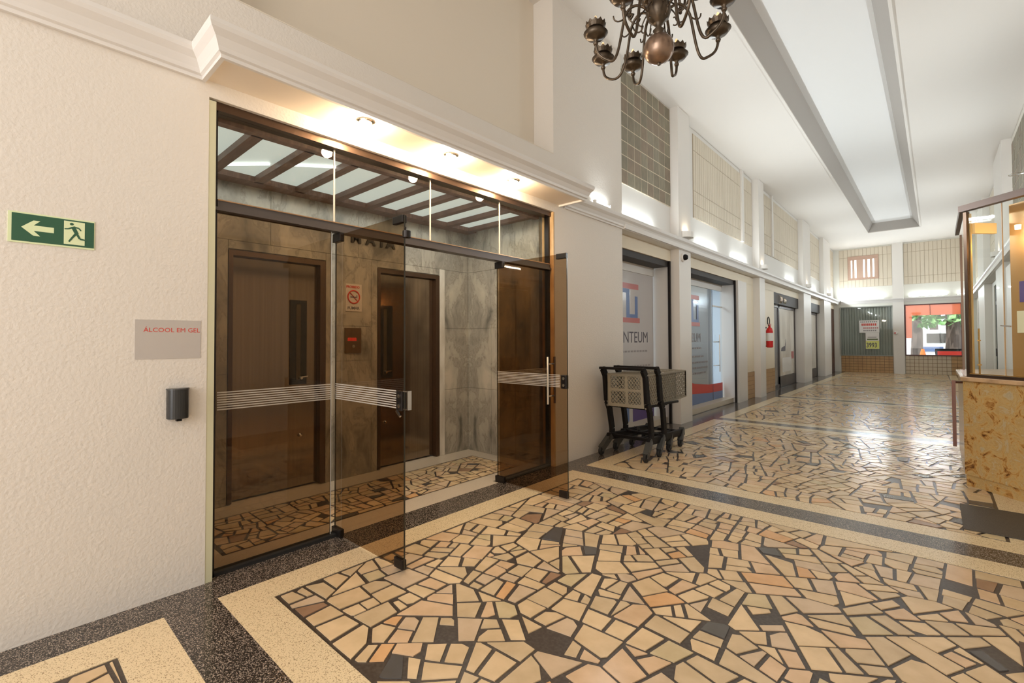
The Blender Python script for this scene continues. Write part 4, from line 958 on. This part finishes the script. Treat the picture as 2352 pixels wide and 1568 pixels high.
for a, R in ((-98, .33), (-58, .37), (-25, .35), (19, .31), (68, .33), (112, .33), (155, .33), (-150, .33)): arm(math.radians(a+17.3), R, .21, .10)
for a in (-80, -35, 10, 55, 100, 145, 190, 235): arm(math.radians(a), .24, .40, .42)

# ------------------------------------------------------------------ shopping carts
def strip_lattice(k, P, nu, nv, w, mi=0):
    """diagonal lattice on a quad P(u,v) in 0..1; bars as thin boxes"""
    def seg(u0, v0, u1, v1): k.bar(P(u0, v0), P(u1, v1), w, w*.8)
    n = nu
    for i in range(-nv, n+1):
        # lines v = (u*n - i)/nv
        u0 = max(0, i/n); v0 = (u0*n-i)/nv; u1 = min(1, (i+nv)/n); v1 = (u1*n-i)/nv
        if u1 > u0: seg(u0, v0, u1, v1); seg(u0, 1-v0, u1, 1-v1)
cart = thing('shopping_cart', (-2.775, 5.05, 0), 'black and grey plastic shopping cart, the nearer of the two nested by the pillar', 'shopping cart', 'nested shopping carts')
ox, oy = -2.775, 5.05
def Q(x, y, z): return Vector((ox+x, oy+y, z))
k = MB()
def sideP(s): return lambda u, v: Q(s*(.255-.035*u), .08+.90*u, (.60+.04*u)+(.385-.04*u)*v)
for s in (-1, 1):
    p = sideP(s); strip_lattice(k, p, 15, 6, .0085)
    for a, b in (((0, 0), (1, 0)), ((0, 1), (1, 1)), ((1, 0), (1, 1)), ((0, 0), (0, 1))): k.bar(p(*a), p(*b), .018, .018)
pf = lambda u, v: Q(-.22+.44*u, .98, .64+.345*v); strip_lattice(k, pf, 7, 5, .0085)
for a, b in (((0, 0), (1, 0)), ((0, 1), (1, 1)), ((0, 0), (0, 1)), ((1, 0), (1, 1))): k.bar(pf(*a), pf(*b), .018, .018)
pb = lambda u, v: Q(-.24+.48*u, .08+.90*v, .60+.04*v); strip_lattice(k, pb, 7, 13, .0085)
k.build('basket', grey, cart)
k = MB(); pr = lambda u, v: Q(-.235+.47*u, .055+.02*(1-v), .60+.40*v)
def frameq(u0, u1, v0, v1, w): k.bar(pr((u0+u1)/2, v0), pr((u0+u1)/2, v1), (u1-u0)*.47, .014, up=(0, 1, 0))
for u0, u1 in ((0, .09), (.50, .58), (.93, 1)): frameq(u0, u1, 0, 1, 0)
for v0, v1 in ((0, .10), (.47, .55), (.93, 1)): k.bar(pr(0, (v0+v1)/2), pr(1, (v0+v1)/2), .014, (v1-v0)*.40)
for u0, u1 in ((.09, .50), (.58, .93)):
    for v0, v1 in ((.10, .47), (.55, .93)): strip_lattice(k, (lambda a, b, c, d: (lambda u, v: pr(a+(b-a)*u, c+(d-c)*v)))(u0, u1, v0, v1), 4, 3, .009)
k.build('rear_gate', mat('gate_beige', (.27, .245, .19), .45), cart)
k = MB(); k.bar(Q(-.30, -.02, 1.065), Q(.28, -.02, 1.065), .045, .032); k.build('handle_bar', blackp, cart, bevel=.006)
k = MB()
for s in (-1, 1):
    pts = [Q(s*.265, -.01, 1.06), Q(s*.265, .05, .98), Q(s*.268, .09, .66), Q(s*.268, .15, .56), Q(s*.262, .20, .30), Q(s*.262, .19, .20)]
    for a, b in zip(pts[:-1], pts[1:]): k.bar(a, b, .040, .085, up=(0, 1, 0))
    k.bar(Q(s*.262, .08, .62), Q(s*.25, .66, .60), .02, .03)
    k.bar(Q(s*.262, .10, .215), Q(s*.235, .86, .175), .045, .085)
k.bar(Q(-.26, .10, .60), Q(.26, .10, .60), .03, .03); k.bar(Q(-.26, .19, .22), Q(.26, .19, .22), .05, .035); k.bar(Q(-.235, .80, .18), Q(.235, .80, .18), .05, .035)
for s in (-.09, .09): k.bar(Q(s, .19, .22), Q(s, .80, .18), .02, .02)
k.build('chassis', blackp, cart, bevel=.006)
for x, y, lx, ly in ((-.262, .16, -.03, -.17), (.262, .16, .03, -.17), (-.235, .82, -.02, -.12), (.235, .82, .02, -.12)):
    k = MB(); k.bar(Q(x, y, .22), Q(x+lx, y+ly, .075), .062, .07); k.bar(Q(x+lx-.026, y+ly+.02, .12), Q(x+lx-.026, y+ly, .045), .008, .04, up=(0, 1, 0)); k.bar(Q(x+lx+.026, y+ly+.02, .12), Q(x+lx+.026, y+ly, .045), .008, .04, up=(0, 1, 0))
    wf = k.build('caster_fork', mat('fork_grey', (.045, .045, .042), .4), cart)
    k = MB(); k.lathe([(.046, -.017), (.052, -.012), (.052, .012), (.046, .017)], Q(x+lx, y+ly, .053), n=18, axis=Matrix.Rotation(PI/2, 3, 'Y')); k.build('wheel', rubber, wf)
copy_tree(cart, (-2.775, 5.40, 0), 'black and grey plastic shopping cart, the farther one with its lattice basket sticking out', 'nested shopping carts')

# ------------------------------------------------------------------ kiosk at the right edge
A = Vector((.19, 6.28)); E_ = Vector((1.01, 5.46)); G = Vector((1.01, 8.35)); H_ = Vector((.19, 7.66))
foot = [A, E_, G, H_]
def offs(poly, d):
    n = len(poly); out = []; cx = sum(p.x for p in poly)/n; cy = sum(p.y for p in poly)/n
    for p in poly:
        v = Vector((p.x-cx, p.y-cy)); out.append((p.x+(v.x/v.length)*d if p.x < .9 else p.x, p.y+(v.y/v.length)*d))
    return out
ki = thing('kiosk', (.6, 6.9, 0), 'corner kiosk with golden granite base and bronze-framed glass case', 'kiosk')
MB().prism([(p.x, p.y) for p in foot], .11, 1.0).build('granite_base', graniteM, ki)
MB().prism(offs(foot, -.02), .0005, .105).build('plinth', graniteM, ki)
MB().prism(offs(foot, .035), 1.0, 1.04).build('granite_ledge', mat('polished_granite_edge', (.55, .36, .20), .15, noise=(8, .4, .65, (.35, .22, .12), 6, I1)), ki, bevel=.006)
k = MB(); k.bar((.124, 6.30, .36), (.124, 6.30, 1.0), .028, .028, up=(0, 1, 0)); k.bar((.122, 6.32, .98), (.20, 6.36, .98), .02, .02); k.build('copper_edge_bar', copper, ki)
dd = (E_-A).normalized(); nn = Vector((-dd.y, dd.x))      # into the kiosk
a0_ = A+dd*.02+nn*.035; 
def KP(s, h, z): v = A+dd*s+nn*h; return Vector((v.x, v.y, z))
k = MB(); k.bar(KP(.035, .035, 1.04), KP(.035, .035, 2.62), .03, .035, up=(nn.x, nn.y, 0)); k.build('corner_post', bronze, ki)
k = MB(); k.bar(KP(.058, .05, 1.04), KP(.058, .05, 2.60), .012, .012, up=(nn.x, nn.y, 0)); k.build('gold_post', mat('pale_gold', (.85, .62, .28), .35, .6), ki)
k = MB(); k.tube([KP(.085, .08, 1.04), KP(.085, .08, 1.50)], .007, 8); k.lathe([(.03, 0), (.03, .015), (.012, .03)], KP(.085, .08, 1.04), n=12); k.lathe([(.015, 0), (.015, .012)], KP(.085, .08, 1.15), n=12); k.lathe([(.013, 0), (.013, .012)], KP(.085, .08, 1.38), n=12); k.build('gold_stanchion', gold, ki)
k = MB(); k.bar(KP(-.0, .02, 2.655), KP(1.12, .02, 2.655), .06, .06); k.build('roof_beam', mat('roof_bronze', (.11, .075, .06), .35, .6), ki)
k = MB(); k.bar((A.x+.02, A.y+.03, 2.655), (H_.x+.02, H_.y-.02, 2.655), .035, .06); k.build('side_beam', mat('roof_bronze', (0, 0, 0)), ki)
k = MB(); k.bar((H_.x+.05, H_.y-.05, 1.04), (H_.x+.05, H_.y-.05, 2.62), .02, .02); k.build('rear_post', bronze, ki)
k = MB(); k.bar(KP(.03, .035, 1.052), KP(1.1, .035, 1.052), .05, .025); k.build('bottom_rail', bronze, ki)
k = MB(); k.bar(KP(.05, .03, 1.071), KP(1.1, .03, 1.071), .03, .008); k.build('gold_bead', gold, ki)
k = MB(); k.bar(KP(.06, .035, 1.85), KP(.32, .035, 1.85), 1.55, .008, up=(nn.x, nn.y, 0))
for s0, s1 in ((.055, .345), (.352, 1.1)):
    vs = [KP(s0, .031, 1.07), KP(s1, .031, 1.07), KP(s1, .031, 2.62), KP(s0, .031, 2.62), KP(s0, .039, 1.07), KP(s1, .039, 1.07), KP(s1, .039, 2.62), KP(s0, .039, 2.62)]
    MB().add(vs, [(0, 3, 2, 1), (4, 5, 6, 7), (0, 1, 5, 4), (1, 2, 6, 5), (2, 3, 7, 6), (3, 0, 4, 7)]).build('glass_pane', gclear, ki)
k = MB(); k.bar(KP(.348, .035, 1.07), KP(.348, .035, 2.62), .004, .010, up=(nn.x, nn.y, 0)); k.build('pane_joint', mat('amber_joint', (.6, .4, .22), .3), ki)
k = MB()
for s in (.30, .395): k.lathe([(.010, -.006), (.010, .006)], KP(s, .035, 1.86), n=10, axis=Matrix.Rotation(PI/2, 3, 'X'))
k.bar(KP(.33, .02, 1.52), KP(.41, .02, 1.51), .012, .012); k.build('glass_clips', chrome, ki)
k = MB(); k.bar(KP(.075, .06, 2.455), KP(.075, .28, 2.455), .03, .10); k.build('amber_valance', amberl, ki)
k = MB(); k.bar(KP(.19, .30, 1.85), KP(.90, .30, 1.85), .02, 1.60); k.build('amber_back_panel', amber, ki)
k = MB(); k.bar(KP(.265, .285, 1.83), KP(.52, .285, 1.83), .004, .19); k.build('purple_card', purp, ki)
k = MB(); k.bar(KP(.24, .285, 1.555), KP(.48, .285, 1.555), .004, .20); k.build('cream_card', mat('cream_card', (.80, .74, .52), .5), ki)
MB().prism(offs(foot, -.03), 1.04, 1.045).build('case_floor', amber, ki)
l = bpy.data.lights.new('kiosk_lamp', 'POINT'); l.energy = 2.4; l.color = (1, .72, .40); l.shadow_soft_size = .05
lo_ = bpy.data.objects.new('kiosk_lamp', l); C.objects.link(lo_); lo_.location = KP(.34, .17, 2.30)
k = MB(); k.lathe([(.02, 0), (.022, .04)], KP(.36, .17, 2.38), n=14); k.build('case_lamp', mat('case_bulb', (1, 1, 1), .5, emit=(1, .75, .4), es=3), ki)

# mats
t = MB().prism([(.13, 4.815), (RR-.1, 4.86), (RR-.1, 5.38), (.95, 5.49), (.80, 5.525), (.13, 5.53)], .0010, .009).build('floor_mat', matm); tag(t, 'dark flat doormat on the paving in front of the granite kiosk', 'mat')
t = MB().prism([(.235, 2.2), (.9, 2.2), (.9, 3.20), (.262, 3.19)], .0015, .010).build('floor_mat', brownmat); tag(t, 'brown ribbed mat cut off by the lower right corner of the photo', 'mat')
